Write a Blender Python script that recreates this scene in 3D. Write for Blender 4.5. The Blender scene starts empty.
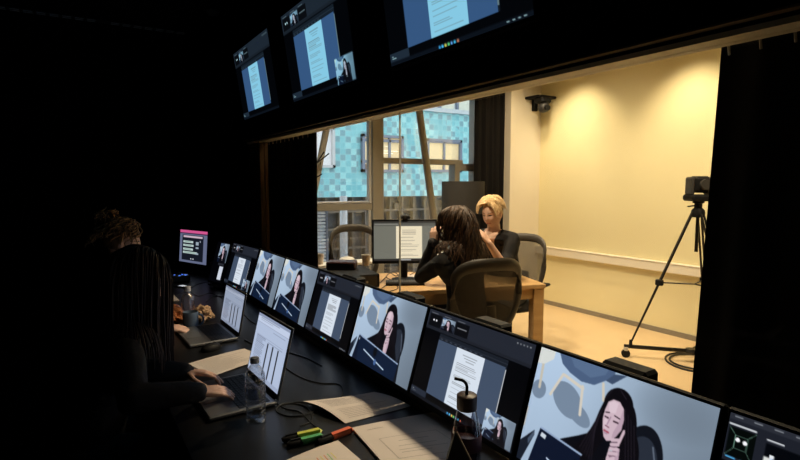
import bpy, math, random
import numpy as np
from mathutils import Vector, Matrix, noise
C = bpy.context.scene.collection
sc = bpy.context.scene
V = Vector
# ------------------------------------------------------------------ camera, world, exposure
FPX = 520.0
TH = math.atan(330/520.0); PI = math.pi
PITCH = math.atan(46/520.0)
EYE = V((0, 0, 1.52))
cr = V((math.cos(TH), -math.sin(TH), 0)); fh = V((math.sin(TH), math.cos(TH), 0)); Z = V((0, 0, 1))
fw = fh*math.cos(PITCH) - Z*math.sin(PITCH); cu = Z*math.cos(PITCH) + fh*math.sin(PITCH)
cam_d = bpy.data.cameras.new('camera'); cam_d.sensor_width = 36; cam_d.lens = 36*FPX/800; cam_d.clip_start = .05; cam_d.clip_end = 200
cam = bpy.data.objects.new('camera', cam_d); C.objects.link(cam)
cam.matrix_world = Matrix(((cr.x, cu.x, -fw.x, EYE.x), (cr.y, cu.y, -fw.y, EYE.y), (cr.z, cu.z, -fw.z, EYE.z), (0, 0, 0, 1)))
sc.camera = cam
sc.view_settings.view_transform = 'Standard'; sc.view_settings.look = 'None'
sc.view_settings.exposure = 0.0; sc.view_settings.gamma = 1.0; sc.view_settings.use_curve_mapping = False
world = bpy.data.worlds.new('World'); sc.world = world; world.use_nodes = True
world.node_tree.nodes['Background'].inputs[0].default_value = (.80, .92, 1.0, 1)
world.node_tree.nodes['Background'].inputs[1].default_value = 1.95

WARM = (1.0, .82, .55)
def spot(name, loc, target, watts, size=60, blend=.6, col=WARM, rad=.04):
    d = bpy.data.lights.new(name, 'SPOT'); d.energy = watts; d.spot_size = math.radians(size); d.spot_blend = blend
    d.color = col; d.shadow_soft_size = rad
    o = bpy.data.objects.new(name, d); C.objects.link(o); o.location = loc
    o.rotation_euler = (V(target)-V(loc)).to_track_quat('-Z', 'Y').to_euler()
    return o
LAMPS = []   # positions of ceiling downlights, added fill lamps included
def down(loc, target, watts, size, blend=.7, col=WARM, rad=.035):
    LAMPS.append(V(loc)); spot('downlight_and_fill_beam', (loc[0], loc[1], loc[2]-.03), target, watts, size, blend, col, rad)
CZ = 2.9
down((4.50, 4.05, CZ), (5.07, 4.05, 1.8), 52, 90, .95)
down((4.50, 2.75, CZ), (5.07, 2.75, 1.8), 52, 90, .95)
down((4.05, 3.75, CZ), (4.7, 4.67, 1.5), 58, 90, .9)
down((3.40, 3.45, CZ), (4.8, 3.5, .9), 88, 104, .9)  # unseen fill lamp added to brighten the yellow wall
down((3.40, 2.20, CZ), (4.9, 2.2, .9), 88, 104, .9)  # second added fill lamp for the nearer stretch of wall
down((2.75, 3.30, CZ), (2.9, 3.3, 0), 150, 100, .8)
down((2.25, 4.20, CZ), (2.4, 4.0, 0), 120, 100, .8)
down((2.36, 1.50, CZ), (1.1, 1.5, 1.0), 165, 70, .5)
down((2.44, 2.45, CZ), (1.1, 2.3, 1.0), 150, 70, .5)
down((2.10, 2.75, CZ), (2.95, 3.25, 1.1), 130, 58, .8)  # unseen lamp added to light the blonde woman's face
down((3.9, 1.3, CZ), (4.3, 1.8, 0), 105, 105, .8)  # fill lamp added out of view to brighten floor and wall

# ------------------------------------------------------------------ pixel helpers (points on real planes)
def ray(px, py): return fw + cr*((px-400)/FPX) + cu*((230-py)/FPX)
def atX(px, py, X): d = ray(px, py); return EYE + d*(X/d.x)
def atY(px, py, Y): d = ray(px, py); return EYE + d*(Y/d.y)
def atZ(px, py, z): d = ray(px, py); return EYE + d*((z-EYE.z)/d.z)
def atD(px, py, D): return EYE + ray(px, py)*D

# ------------------------------------------------------------------ materials
MC = {}
def lin(c): return tuple(((x/12.92) if x <= .04045 else ((x+.055)/1.055)**2.4) for x in c)
def mat(name, col, rough=.5, metal=0, noise_s=0, noise_a=.15, emit=0, spec=.5, bump=0, coat=0):
    if name in MC: return MC[name]
    m = bpy.data.materials.new(name); m.use_nodes = True; nt = m.node_tree; b = nt.nodes['Principled BSDF']
    b.inputs['Base Color'].default_value = (*col, 1); b.inputs['Roughness'].default_value = rough
    b.inputs['Metallic'].default_value = metal; b.inputs['Specular IOR Level'].default_value = spec
    if coat: b.inputs['Coat Weight'].default_value = coat
    if emit:
        b.inputs['Emission Color'].default_value = (*col, 1); b.inputs['Emission Strength'].default_value = emit
    if noise_s:
        tc = nt.nodes.new('ShaderNodeTexCoord'); n = nt.nodes.new('ShaderNodeTexNoise'); n.inputs['Scale'].default_value = noise_s
        n.inputs['Detail'].default_value = 5
        r = nt.nodes.new('ShaderNodeMapRange'); r.inputs['To Min'].default_value = 1-noise_a; r.inputs['To Max'].default_value = 1+noise_a
        mx = nt.nodes.new('ShaderNodeVectorMath'); mx.operation = 'SCALE'; mx.inputs[0].default_value = col
        nt.links.new(tc.outputs['Object'], n.inputs['Vector']); nt.links.new(n.outputs['Fac'], r.inputs['Value'])
        nt.links.new(r.outputs['Result'], mx.inputs['Scale']); nt.links.new(mx.outputs[0], b.inputs['Base Color'])
        if bump:
            bp = nt.nodes.new('ShaderNodeBump'); bp.inputs['Strength'].default_value = bump; bp.inputs['Distance'].default_value = .01
            nt.links.new(n.outputs['Fac'], bp.inputs['Height']); nt.links.new(bp.outputs[0], b.inputs['Normal'])
    MC[name] = m; return m
def stripes_mat(name, c1, c2, scale, axis='Z', rough=.4, stretch=12):
    """streaky two-tone material (wood grain, hair)"""
    m = mat(name, c1, rough); nt = m.node_tree; b = nt.nodes['Principled BSDF']
    tc = nt.nodes.new('ShaderNodeTexCoord'); mp = nt.nodes.new('ShaderNodeMapping')
    s = [scale]*3; s['XYZ'.index(axis)] = scale/stretch; mp.inputs['Scale'].default_value = s
    n = nt.nodes.new('ShaderNodeTexNoise'); n.inputs['Scale'].default_value = 1; n.inputs['Detail'].default_value = 4
    r = nt.nodes.new('ShaderNodeValToRGB'); r.color_ramp.elements[0].color = (*c1, 1); r.color_ramp.elements[1].color = (*c2, 1)
    r.color_ramp.elements[0].position = .35; r.color_ramp.elements[1].position = .65
    nt.links.new(tc.outputs['Object'], mp.inputs[0]); nt.links.new(mp.outputs[0], n.inputs['Vector'])
    nt.links.new(n.outputs['Fac'], r.inputs[0]); nt.links.new(r.outputs[0], b.inputs['Base Color'])
    return m
def glass_mat(name, col=(1, 1, 1), gloss=.06, rough=.02, edge=.35):
    if name in MC: return MC[name]
    m = bpy.data.materials.new(name); m.use_nodes = True; nt = m.node_tree
    for n in list(nt.nodes): nt.nodes.remove(n)
    o = nt.nodes.new('ShaderNodeOutputMaterial'); t = nt.nodes.new('ShaderNodeBsdfTransparent'); g = nt.nodes.new('ShaderNodeBsdfGlossy')
    t.inputs[0].default_value = (*col, 1); g.inputs['Roughness'].default_value = rough
    lw = nt.nodes.new('ShaderNodeLayerWeight'); lw.inputs[0].default_value = .35
    r = nt.nodes.new('ShaderNodeMapRange'); r.inputs['To Min'].default_value = gloss; r.inputs['To Max'].default_value = edge
    mx = nt.nodes.new('ShaderNodeMixShader')
    nt.links.new(lw.outputs['Facing'], r.inputs['Value']); nt.links.new(r.outputs[0], mx.inputs[0])
    nt.links.new(t.outputs[0], mx.inputs[1]); nt.links.new(g.outputs[0], mx.inputs[2]); nt.links.new(mx.outputs[0], o.inputs[0])
    MC[name] = m; return m
def mesh_mat(name, col, alpha):
    m = mat(name, col, .6); nt = m.node_tree; b = nt.nodes['Principled BSDF']
    tc = nt.nodes.new('ShaderNodeTexCoord'); w = nt.nodes.new('ShaderNodeTexChecker'); w.inputs['Scale'].default_value = 260
    r = nt.nodes.new('ShaderNodeMapRange'); r.inputs['To Min'].default_value = alpha-.12; r.inputs['To Max'].default_value = alpha+.12
    nt.links.new(tc.outputs['Object'], w.inputs[0]); nt.links.new(w.outputs['Fac'], r.inputs['Value']); nt.links.new(r.outputs[0], b.inputs['Alpha'])
    return m
def screen_mat():
    m = bpy.data.materials.new('lit screen'); m.use_nodes = True; nt = m.node_tree; b = nt.nodes['Principled BSDF']
    a = nt.nodes.new('ShaderNodeAttribute'); a.attribute_name = 'Col'
    b.inputs['Base Color'].default_value = (.01, .01, .012, 1); b.inputs['Roughness'].default_value = .35
    nt.links.new(a.outputs['Color'], b.inputs['Emission Color']); b.inputs['Emission Strength'].default_value = 1.0
    return m
SCR = screen_mat()
def facade_mat():
    m = bpy.data.materials.new('teal facade tiles'); m.use_nodes = True; nt = m.node_tree; b = nt.nodes['Principled BSDF']
    N = nt.nodes.new; L = nt.links.new
    tc = N('ShaderNodeTexCoord'); sp = N('ShaderNodeSeparateXYZ'); L(tc.outputs['Object'], sp.inputs[0])
    def mth(op, a, v=None):
        n = N('ShaderNodeMath'); n.operation = op; L(a, n.inputs[0])
        if v is not None:
            if hasattr(v, 'links'): L(v, n.inputs[1])
            else: n.inputs[1].default_value = v
        return n.outputs[0]
    T = .166
    xs = mth('DIVIDE', sp.outputs['X'], T); zs = mth('DIVIDE', sp.outputs['Z'], T)
    fx = mth('FLOOR', xs); fz = mth('FLOOR', zs)
    cb = N('ShaderNodeCombineXYZ'); L(fx, cb.inputs[0]); L(fz, cb.inputs[2])
    wn = N('ShaderNodeTexWhiteNoise'); L(cb.outputs[0], wn.inputs[0])
    par = mth('MODULO', mth('ABSOLUTE', mth('ADD', fx, fz)), 2.0)
    # large blotches: where the chequer is grey, where plain
    big = N('ShaderNodeTexNoise'); big.inputs['Scale'].default_value = .55; big.inputs['Detail'].default_value = 1; L(tc.outputs['Object'], big.inputs[0])
    thr = mth('GREATER_THAN', mth('ADD', wn.outputs['Value'], mth('MULTIPLY', big.outputs['Fac'], 1.4)), 1.12)
    dark = mth('MULTIPLY', par, thr)
    ramp = N('ShaderNodeValToRGB'); e = ramp.color_ramp.elements
    e[0].color = (*lin((.47, .74, .77)), 1); e[1].color = (*lin((.66, .88, .88)), 1); e.new(.5).color = (*lin((.56, .82, .84)), 1)
    L(wn.outputs['Value'], ramp.inputs[0])
    mx = N('ShaderNodeMix'); mx.data_type = 'RGBA'; L(dark, mx.inputs['Factor']); L(ramp.outputs[0], mx.inputs['A']); mx.inputs['B'].default_value = (*lin((.50, .67, .70)), 1)
    gx = mth('LESS_THAN', mth('FRACT', xs), .07); gz = mth('LESS_THAN', mth('FRACT', zs), .07); g = mth('MAXIMUM', gx, gz)
    m2 = N('ShaderNodeMix'); m2.data_type = 'RGBA'; L(mth('MULTIPLY', g, .45), m2.inputs['Factor']); L(mx.outputs['Result'], m2.inputs['A']); m2.inputs['B'].default_value = (*lin((.75, .9, .9)), 1)
    L(m2.outputs['Result'], b.inputs['Base Color']); b.inputs['Roughness'].default_value = .4
    return m

BLACKWALL = mat('matte black wall paint', (.006, .006, .007), .9, noise_s=3, noise_a=.3, spec=.1)
BLACKCLOTH = mat('black curtain cloth', (.012, .011, .011), .95, noise_s=30, noise_a=.3, spec=.1)
BLACKDESK = mat('black laminate', (.008, .008, .009), .32, noise_s=40, noise_a=.3, spec=.4)
PLASTIC = mat('black plastic', (.008, .008, .009), .6, noise_s=60, noise_a=.1, spec=.2)
PLASTIC2 = mat('dark grey plastic', (.035, .033, .032), .5, noise_s=60, noise_a=.1)
DARKFRAME = mat('brown grey chair plastic', (.045, .038, .031), .5, noise_s=40, noise_a=.1)
METAL = mat('brushed metal', (.5, .5, .5), .35, 1, noise_s=60, noise_a=.1)
SILVER = mat('silver laptop aluminium', (.33, .33, .34), .35, .8, noise_s=80, noise_a=.05)
WOOD = stripes_mat('light oak', (.55, .33, .13), (.66, .42, .19), 18, 'X', .45)
YELLOW = mat('yellow wall paint', (.82, .735, .45), .85, noise_s=120, noise_a=.05, bump=.15)
CREAM = mat('cream paint', (.84, .78, .66), .8, noise_s=50, noise_a=.04)
WHITE = mat('white plastic', (.75, .74, .72), .5, noise_s=50, noise_a=.03)
PAPER = mat('white paper', (.68, .60, .55), .8, noise_s=60, noise_a=.03)
INK = mat('grey print', (.22, .2, .2), .8, noise_s=20, noise_a=.1)
SKIN = mat('skin', (.62, .36, .25), .5, noise_s=60, noise_a=.06)
SKIN2 = mat('fair skin', (.72, .45, .34), .5, noise_s=60, noise_a=.06)
LIP = mat('lips', (.50, .18, .15), .5, noise_s=50, noise_a=.05)
EYEM = mat('dark eye and brow', (.05, .03, .02), .5, noise_s=50, noise_a=.05)
BROW = mat('brown brow', (.30, .18, .10), .7, noise_s=50, noise_a=.05)
CLOTH = mat('black jersey', (.012, .011, .012), .85, noise_s=35, noise_a=.35, bump=.3)
CLOTH2 = mat('black knit', (.010, .009, .010), .9, noise_s=50, noise_a=.4, bump=.3)
TROUSER = mat('dark trousers', (.015, .016, .022), .85, noise_s=30, noise_a=.2)
SHOEM = mat('black shoe leather', (.01, .01, .01), .4, noise_s=30, noise_a=.2)
FRAMEM = mat('taupe window frame', (.30, .28, .245), .5, noise_s=20, noise_a=.06)
GREYF = mat('grey outer window frame', (.20, .23, .30), .5, noise_s=20, noise_a=.06)
GLASS = glass_mat('clear pane')
OBSGLASS = glass_mat('observation pane', (.97, .97, .96), .015, .01, .10)
CLEARP = glass_mat('clear bottle plastic', (.98, .99, 1), .16, .16, .85)
WATER = glass_mat('water', (.95, .97, .98), .05, .05, .5)

# ------------------------------------------------------------------ mesh collector
class MB:
    def __init__(s): s.v = []; s.f = []; s.m = []
    def add(s, vs, fs, mi=0):
        o = len(s.v); s.v += [V(v) for v in vs]; s.f += [tuple(o+i for i in f) for f in fs]; s.m += [mi]*len(fs); return s
    def box(s, x0, x1, y0, y1, z0, z1, mi=0, M=None, bev=0):
        if bev:
            b = min(bev, abs(x1-x0)*.45, abs(y1-y0)*.45, abs(z1-z0)*.45)
            vs = []
            for sx, X, dx in ((0, x0, b), (1, x1, -b)):
                for sy, Y, dy in ((0, y0, b), (1, y1, -b)):
                    for sz, zz, dz in ((0, z0, b), (1, z1, -b)):
                        vs += [V((X, Y+dy, zz+dz)), V((X+dx, Y, zz+dz)), V((X+dx, Y+dy, zz))]
            I = lambda sx, sy, sz, k: ((sx*2+sy)*2+sz)*3+k
            fs = []
            for a in (0, 1):
                fs.append([I(a, 0, 0, 0), I(a, 1, 0, 0), I(a, 1, 1, 0), I(a, 0, 1, 0)][::(-1 if a == 0 else 1)])
                fs.append([I(0, a, 0, 1), I(1, a, 0, 1), I(1, a, 1, 1), I(0, a, 1, 1)][::(1 if a == 0 else -1)])
                fs.append([I(0, 0, a, 2), I(1, 0, a, 2), I(1, 1, a, 2), I(0, 1, a, 2)][::(-1 if a == 0 else 1)])
            for a in (0, 1):
                for c in (0, 1):
                    fs.append([I(a, c, 0, 0), I(a, c, 1, 0), I(a, c, 1, 1), I(a, c, 0, 1)][::(1 if a == c else -1)])
                    fs.append([I(a, 0, c, 0), I(a, 1, c, 0), I(a, 1, c, 2), I(a, 0, c, 2)][::(-1 if a == c else 1)])
                    fs.append([I(0, a, c, 1), I(1, a, c, 1), I(1, a, c, 2), I(0, a, c, 2)][::(1 if a == c else -1)])
            for a in (0, 1):
                for c in (0, 1):
                    for d in (0, 1):
                        fs.append([I(a, c, d, 0), I(a, c, d, 1), I(a, c, d, 2)][::(1 if (a+c+d) % 2 else -1)])
        else:
            vs = [V((x, y, z)) for x in (x0, x1) for y in (y0, y1) for z in (z0, z1)]
            fs = [(0, 1, 3, 2), (4, 6, 7, 5), (0, 4, 5, 1), (2, 3, 7, 6), (0, 2, 6, 4), (1, 5, 7, 3)]
        if M: vs = [M @ v for v in vs]
        return s.add(vs, fs, mi)
    def cyl(s, p0, p1, r0, r1=None, n=16, mi=0, caps=True):
        r1 = r0 if r1 is None else r1; p0 = V(p0); p1 = V(p1); d = (p1-p0).normalized()
        a = d.orthogonal().normalized(); b = d.cross(a)
        vs = []
        for p, r in ((p0, r0), (p1, r1)):
            vs += [p+(a*math.cos(2*PI*i/n)+b*math.sin(2*PI*i/n))*r for i in range(n)]
        fs = [(i, (i+1) % n, n+(i+1) % n, n+i) for i in range(n)]
        if caps: fs += [tuple(range(n))[::-1], tuple(range(n, 2*n))]
        return s.add(vs, fs, mi)
    def lathe(s, prof, c=(0, 0, 0), n=24, mi=0, sx=1, sy=1, close=False):
        c = V(c); vs = []; fs = []
        for r, z in prof: vs += [c+V((r*math.cos(2*PI*i/n)*sx, r*math.sin(2*PI*i/n)*sy, z)) for i in range(n)]
        k = len(prof)
        for j in range(k-1 if not close else k):
            for i in range(n):
                jj = (j+1) % k
                fs.append((j*n+i, j*n+(i+1) % n, jj*n+(i+1) % n, jj*n+i))
        if not close:
            if prof[0][0] > 1e-5: fs.append(tuple(range(n))[::-1])
            if prof[-1][0] > 1e-5: fs.append(tuple(range((k-1)*n, k*n)))
        return s.add(vs, fs, mi)
    def tube(s, pts, r, n=8, mi=0, closed=False, flat=None):
        """tube along a path; flat=(w,h,up) gives an elliptical section"""
        pts = [V(p) for p in pts]; k = len(pts); vs = []; fs = []
        a = None
        for j, p in enumerate(pts):
            if closed: d = pts[(j+1) % k]-pts[j-1]
            else: d = pts[min(j+1, k-1)]-pts[max(j-1, 0)]
            if d.length < 1e-9: d = V((0, 0, 1))
            d.normalize()
            if flat:
                a = V(flat[2]); a = (a-d*a.dot(d)).normalized(); b = d.cross(a)
                rr = r[j] if isinstance(r, (list, tuple)) else 1
                vs += [p+a*math.cos(2*PI*i/n)*flat[0]*rr+b*math.sin(2*PI*i/n)*flat[1]*rr for i in range(n)]
            else:
                a = (a-d*a.dot(d)).normalized() if a is not None and (a-d*a.dot(d)).length > 1e-4 else d.orthogonal().normalized()
                b = d.cross(a); rr = r[j] if isinstance(r, (list, tuple)) else r
                vs += [p+(a*math.cos(2*PI*i/n)+b*math.sin(2*PI*i/n))*rr for i in range(n)]
        for j in range(k if closed else k-1):
            for i in range(n):
                jj = (j+1) % k; fs.append((j*n+i, j*n+(i+1) % n, jj*n+(i+1) % n, jj*n+i))
        if not closed: fs += [tuple(range(n))[::-1], tuple(range((k-1)*n, k*n))]
        return s.add(vs, fs, mi)
    def ball(s, c, r, n=16, m=10, mi=0, M=None):
        c = V(c); r = V(r) if hasattr(r, '__len__') else V((r, r, r)); vs = []; fs = []
        for j in range(m+1):
            t = PI*j/m
            for i in range(n):
                p = V((math.sin(t)*math.cos(2*PI*i/n)*r.x, math.sin(t)*math.sin(2*PI*i/n)*r.y, math.cos(t)*r.z))
                if M: p = M @ p
                vs.append(c+p)
        for j in range(m):
            for i in range(n): fs.append((j*n+i, (j+1)*n+i, (j+1)*n+(i+1) % n, j*n+(i+1) % n))
        return s.add(vs, fs, mi)
    def capsule(s, p0, p1, r0, r1, n=14):
        p0 = V(p0); p1 = V(p1); d = p1-p0; L = d.length
        if L < 1e-6: return s.ball(p0, r0, n)
        d.normalize(); pts = []; rs = []
        for k in range(4, -1, -1): a = PI/2*k/5; pts.append(p0-d*math.sin(a)*r0); rs.append(math.cos(a)*r0)
        for k in range(0, 5): a = PI/2*k/5; pts.append(p1+d*math.sin(a)*r1); rs.append(math.cos(a)*r1)
        return s.tube(pts, rs, n)
    def prism(s, poly, axis, a0, a1, mi=0):
        """poly of 2D points extruded along axis 'X','Y' or 'Z'"""
        def P(u, v, w): return {'X': (w, u, v), 'Y': (u, w, v), 'Z': (u, v, w)}[axis]
        k = len(poly); vs = [P(u, v, a0) for u, v in poly]+[P(u, v, a1) for u, v in poly]
        fs = [tuple(range(k))[::-1], tuple(range(k, 2*k))]+[(i, (i+1) % k, k+(i+1) % k, k+i) for i in range(k)]
        return s.add(vs, fs, mi)
    def xf(s, M): s.v = [M @ v for v in s.v]; return s
    def build(s, name, mats, parent=None, smooth=False, fix=True):
        me = bpy.data.meshes.new(name); me.from_pydata([tuple(v) for v in s.v], [], s.f)
        mats = mats if isinstance(mats, (list, tuple)) else [mats]
        for m in mats: me.materials.append(m)
        if len(mats) > 1: me.polygons.foreach_set('material_index', s.m)
        if fix:
            import bmesh
            bm = bmesh.new(); bm.from_mesh(me); bmesh.ops.recalc_face_normals(bm, faces=bm.faces); bm.to_mesh(me); bm.free()
        if smooth:
            me.polygons.foreach_set('use_smooth', [True]*len(me.polygons))
            try: me.set_sharp_from_angle(angle=math.radians(42))
            except Exception: pass
        me.update()
        o = bpy.data.objects.new(name, me); C.objects.link(o)
        if parent: o.parent = parent
        return o
def tag(o, label=None, cat=None, group=None, kind=None):
    if label: o['label'] = label
    if cat: o['category'] = cat
    if group: o['group'] = group
    if kind: o['kind'] = kind
    return o
def thing(name, label, cat, loc=(0, 0, 0), rz=0, group=None):
    o = bpy.data.objects.new(name, None); C.objects.link(o); o.location = loc; o.rotation_euler = (0, 0, rz); o.empty_display_size = .1
    return tag(o, label, cat, group)
def struct(o): o['kind'] = 'structure'; return o
def copy_thing(root, loc, rz, label, group=None):
    r = root.copy(); C.objects.link(r); r.location = loc; r.rotation_euler = (0, 0, rz); r['label'] = label
    if group: r['group'] = group
    for ch in list(root.children):
        c = ch.copy(); C.objects.link(c); c.parent = r
        for g in list(ch.children):
            d = g.copy(); C.objects.link(d); d.parent = c
    return r
def RX(a): return Matrix.Rotation(a, 4, 'X')
def RY(a): return Matrix.Rotation(a, 4, 'Y')
def RZ(a): return Matrix.Rotation(a, 4, 'Z')
def TR(v): return Matrix.Translation(V(v))

# ------------------------------------------------------------------ structure
GX = 1.40                      # plane of the observation glass
XW = 5.07; YE = 5.0; SILL = .88; HEAD = 1.871
def sbox(name, m, *a, **k): return struct(MB().box(*a, **k).build(name, m))
def floor_mat():
    m = mat('warm beige vinyl floor', (.72, .54, .32), .45, noise_s=6, noise_a=.06); return m
sbox('floor', mat('black carpet', (.006, .006, .006), .95, noise_s=60, noise_a=.4), -2.6, 1.38, -2.2, 6.6, -.1, 0)
fb = sbox('floor', floor_mat(), 1.38, XW+.2, -2.2, YE+.1, -.1, 0)
sbox('ceiling', BLACKWALL, -2.6, 1.38, -2.2, 6.6, 3.0, 3.1)
sbox('ceiling', CREAM, 1.43, XW+.2, -2.2, YE+.1, CZ, CZ+.1)
sbox('wall_left', BLACKWALL, -2.7, -2.6, -2.2, 6.6, 0, 3.1)
sbox('wall_rear', BLACKWALL, -2.7, 1.43, -2.3, -2.2, 0, 3.1)
sbox('wall_end', BLACKWALL, -2.7, 1.43, 6.6, 6.7, 0, 3.1)
sbox('wall_under_window', [BLACKWALL], 1.34, 1.43, -2.2, 4.63, 0, SILL)
sbox('wall_over_window', [BLACKWALL], 1.34, 1.43, -2.2, 4.63, HEAD+.012, 3.1)
sbox('wall_beside_window', [BLACKWALL], 1.34, 1.50, 4.63, 6.6, 0, 3.1)
sbox('wall_beside_window', [BLACKWALL], 1.34, 1.43, -2.2, -1.2, SILL, HEAD+.012)
sbox('wall_right', YELLOW, XW, XW+.15, -2.2, YE+.1, 0, CZ)
sbox('wall_near', YELLOW, 1.43, XW+.15, -2.3, -2.2, 0, CZ)
# pillar at the corner of the back room
PX0 = atY(510.5, 150, 4.67).x
sbox('wall_pillar', CREAM, PX0, XW, 4.67, YE+.1, 0, CZ)
sbox('wall_far', CREAM, 4.36, PX0, YE, YE+.1, 0, CZ)
sbox('wall_far', CREAM, 1.43, 4.36, YE, YE+.1, 2.62, CZ)
sbox('wall_far', CREAM, 1.43, 4.36, YE, YE+.1, 0, .25)
# baseboard and wall duct on the yellow wall
sbox('baseboard_right', mat('grey skirting', (.25, .22, .17), .6, noise_s=20, noise_a=.1), XW-.015, XW, -2.2, 4.67, 0, .05)
m = MB(); m.box(XW-.06, XW, -2.2, 4.67, .635, .725, 0, bev=.006); m.box(XW-.066, XW, -2.2, 4.67, .725, .737, 0, bev=.003)
struct(m.build('trim_1', CREAM))
# header lining strip and lip of the observation window
sbox('trim_2', mat('pale timber lining', (.90, .85, .72), .6, noise_s=25, noise_a=.08), 1.342, 1.43, -1.2, 4.63, HEAD-.002, HEAD+.012)
sbox('trim_3', mat('dark timber lip', (.16, .12, .08), .5, noise_s=25, noise_a=.1), 1.312, 1.342, -1.2, 4.63, HEAD+.022, HEAD+.028)
sbox('trim_4', BLACKDESK, 1.105, 1.43, -1.2, 4.63, SILL, SILL+.025)  # hidden ledge, deepened to block light falling on the desk behind the monitors
# observation window: jamb, panes, joints
w1 = bpy.data.objects.new('window_1', None); C.objects.link(w1); struct(w1)
MB().box(1.36, 1.43, 4.33, 4.63, SILL+.025, HEAD-.002).build('window_jamb', mat('brown timber jamb', (.16, .09, .04), .6, noise_s=20, noise_a=.15), w1)
for ya, yb in ((-1.2, -.02), (-.019, 2.206), (2.208, 4.33)):
    MB().box(GX-.004, GX+.004, ya, yb, SILL+.025, HEAD-.002).build('window_pane', OBSGLASS, w1)
MB().box(GX-.0045, GX+.0045, 2.206, 2.208, SILL+.025, HEAD-.002).build('pane_joint', mat('silicone joint', (.7, .68, .62), .4, noise_s=20, noise_a=.1), w1)

# outer window wall of the back room (plane Y = YE)
w2 = bpy.data.objects.new('window_2', None); C.objects.link(w2); struct(w2)
def wbar(name, x0, y0, x1, y1, dy=.10, yc=YE, m=FRAMEM):
    a = atY(x0, y0, yc); b = atY(x1, y1, yc)
    return MB().box(min(a.x, b.x), max(a.x, b.x), yc-.02, yc+dy, min(a.z, b.z), max(a.z, b.z), bev=.005).build(name, m, w2)
px = lambda X, y=185: None
P = lambda x, y: atY(x, y, YE)
zt, zb = 2.62, .25
def vbar(x0, x1, z0=zb, z1=zt, dy=.10, m=FRAMEM, name='mullion'):
    a = P(x0, 170).x; b = P(x1, 170).x
    MB().box(a, b, YE-.03, YE+dy, z0, z1, bev=.004).build(name, m, w2)
def hbar(x0, x1, y0, y1, dy=.08, m=FRAMEM, name='transom'):
    a = P(x0, (y0+y1)/2).x; b = P(x1, (y0+y1)/2).x; xm = (x0+x1)/2
    MB().box(a, b, YE-.02, YE+dy, P(xm, y1).z, P(xm, y0).z, bev=.004).build(name, m, w2)
vbar(371.5, 382.5)
vbar(367.8, 370.2, z0=P(369, 203).z, dy=.03, m=mat('pale inner frame', (.5, .5, .52), .5, noise_s=20, noise_a=.05))
vbar(367.0, 369.6, z1=P(369, 210).z, dy=.03, m=MC['pale inner frame'])
hbar(312, 371.5, 203.8, 210.5)
hbar(382.5, 462, 158.8, 164.2)
hbar(312, 369, 201.6, 203.4, m=MC['pale inner frame'])
vbar(453.5, 458.5, z1=P(455, 164).z)
hbar(458.5, 480, 164, 171)
hbar(458.5, 480, 181.5, 184)
vbar(473.5, 478, z0=P(475, 184).z)
hbar(441, 454, 197, 200)
MB().box(1.50, 4.36, YE-.03, YE+.1, 2.56, 2.62).build('head_rail', FRAMEM, w2)
MB().box(1.50, 4.36, YE-.03, YE+.1, .25, .31).build('sill_rail', FRAMEM, w2)
for a, b in ((1.5, P(371, 170).x), (P(383, 170).x, 4.36)):
    MB().box(a, b, YE+.03, YE+.04, .31, 2.56).build('window_pane', GLASS, w2)
# slanted structural posts just inside the glass
def slant(x0, y0, x1, y1, r=.045, Y=YE-.09):
    a = atY(x0, y0, Y); b = atY(x1, y1, Y); d = (b-a)
    ztop = a + d*((CZ-a.z)/d.z); zbot = a+d*((0-a.z)/d.z)
    if zbot.x < 1.56: zbot = a+d*((1.56+r-a.x)/d.x)
    MB().tube([ztop, zbot], 1, 20, flat=(r, r*.8, (1, 0, 0))).build('slanted_post', FRAMEM, w2, smooth=True)
slant(419.5, 112, 431, 198, .044)
slant(326, 131, 318, 172, .035)

# ------------------------------------------------------------------ outside
YF = 13.0
fac = thing('office_building', 'teal tiled office building across the yard behind the back room window', 'building', (0, YF, 0))
F = lambda x, y: atY(x, y, YF)
zteal = F(345, 197).z; zroof = F(450, 113.5).z
MB().box(-4, 16, 0, .4, zteal, zroof).build('tiled_facade', facade_mat(), fac)
MB().box(-4, 16, -.12, .4, zroof, zroof+.12).build('parapet', mat('pale parapet', (.55, .6, .62), .6, noise_s=10, noise_a=.1), fac)
LITW = mat('lit beige blind', lin((.86, .77, .60)), .7, noise_s=2.5, noise_a=.3, emit=.5)
def facade_window(x0, y0, x1, y1, nv=2, hs=(.63,), m=LITW, fm=GREYF):
    a = F(x0, y0); b = F(x1, y1); X0, X1, Z1, Z0 = a.x, b.x, a.z, b.z
    fr = MB(); t = .075
    for q in ((X0, X1, Z0, Z0+t), (X0, X1, Z1-t, Z1), (X0, X0+t, Z0, Z1), (X1-t, X1, Z0, Z1)): fr.box(q[0], q[1], -.13, .02, q[2], q[3])
    for k in range(1, nv): xx = X0+(X1-X0)*k/nv; fr.box(xx-.03, xx+.03, -.10, .02, Z0, Z1)
    for h in hs: zz = Z1-(Z1-Z0)*h; fr.box(X0, X1, -.10, .02, zz-.04, zz+.04)
    f = fr.build('window', fm, fac)
    MB().box(X0+t*.6, X1-t*.6, -.03, -.005, Z0+.03, Z1-.03).build('pane', m, f)
    return X0, X1, Z0, Z1
facade_window(360.5, 134, 401.5, 172.5, 3, (.15, .72))
facade_window(425, 138.5, 459.5, 172.5, 2, (.08, .66))
facade_window(312, 126, 333.5, 168, 1, (), mat('white blind', lin((.84, .84, .85)), .7, noise_s=3, noise_a=.05, emit=.35), mat('white window frame', (.6, .6, .6), .5, noise_s=10, noise_a=.05))
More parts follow.
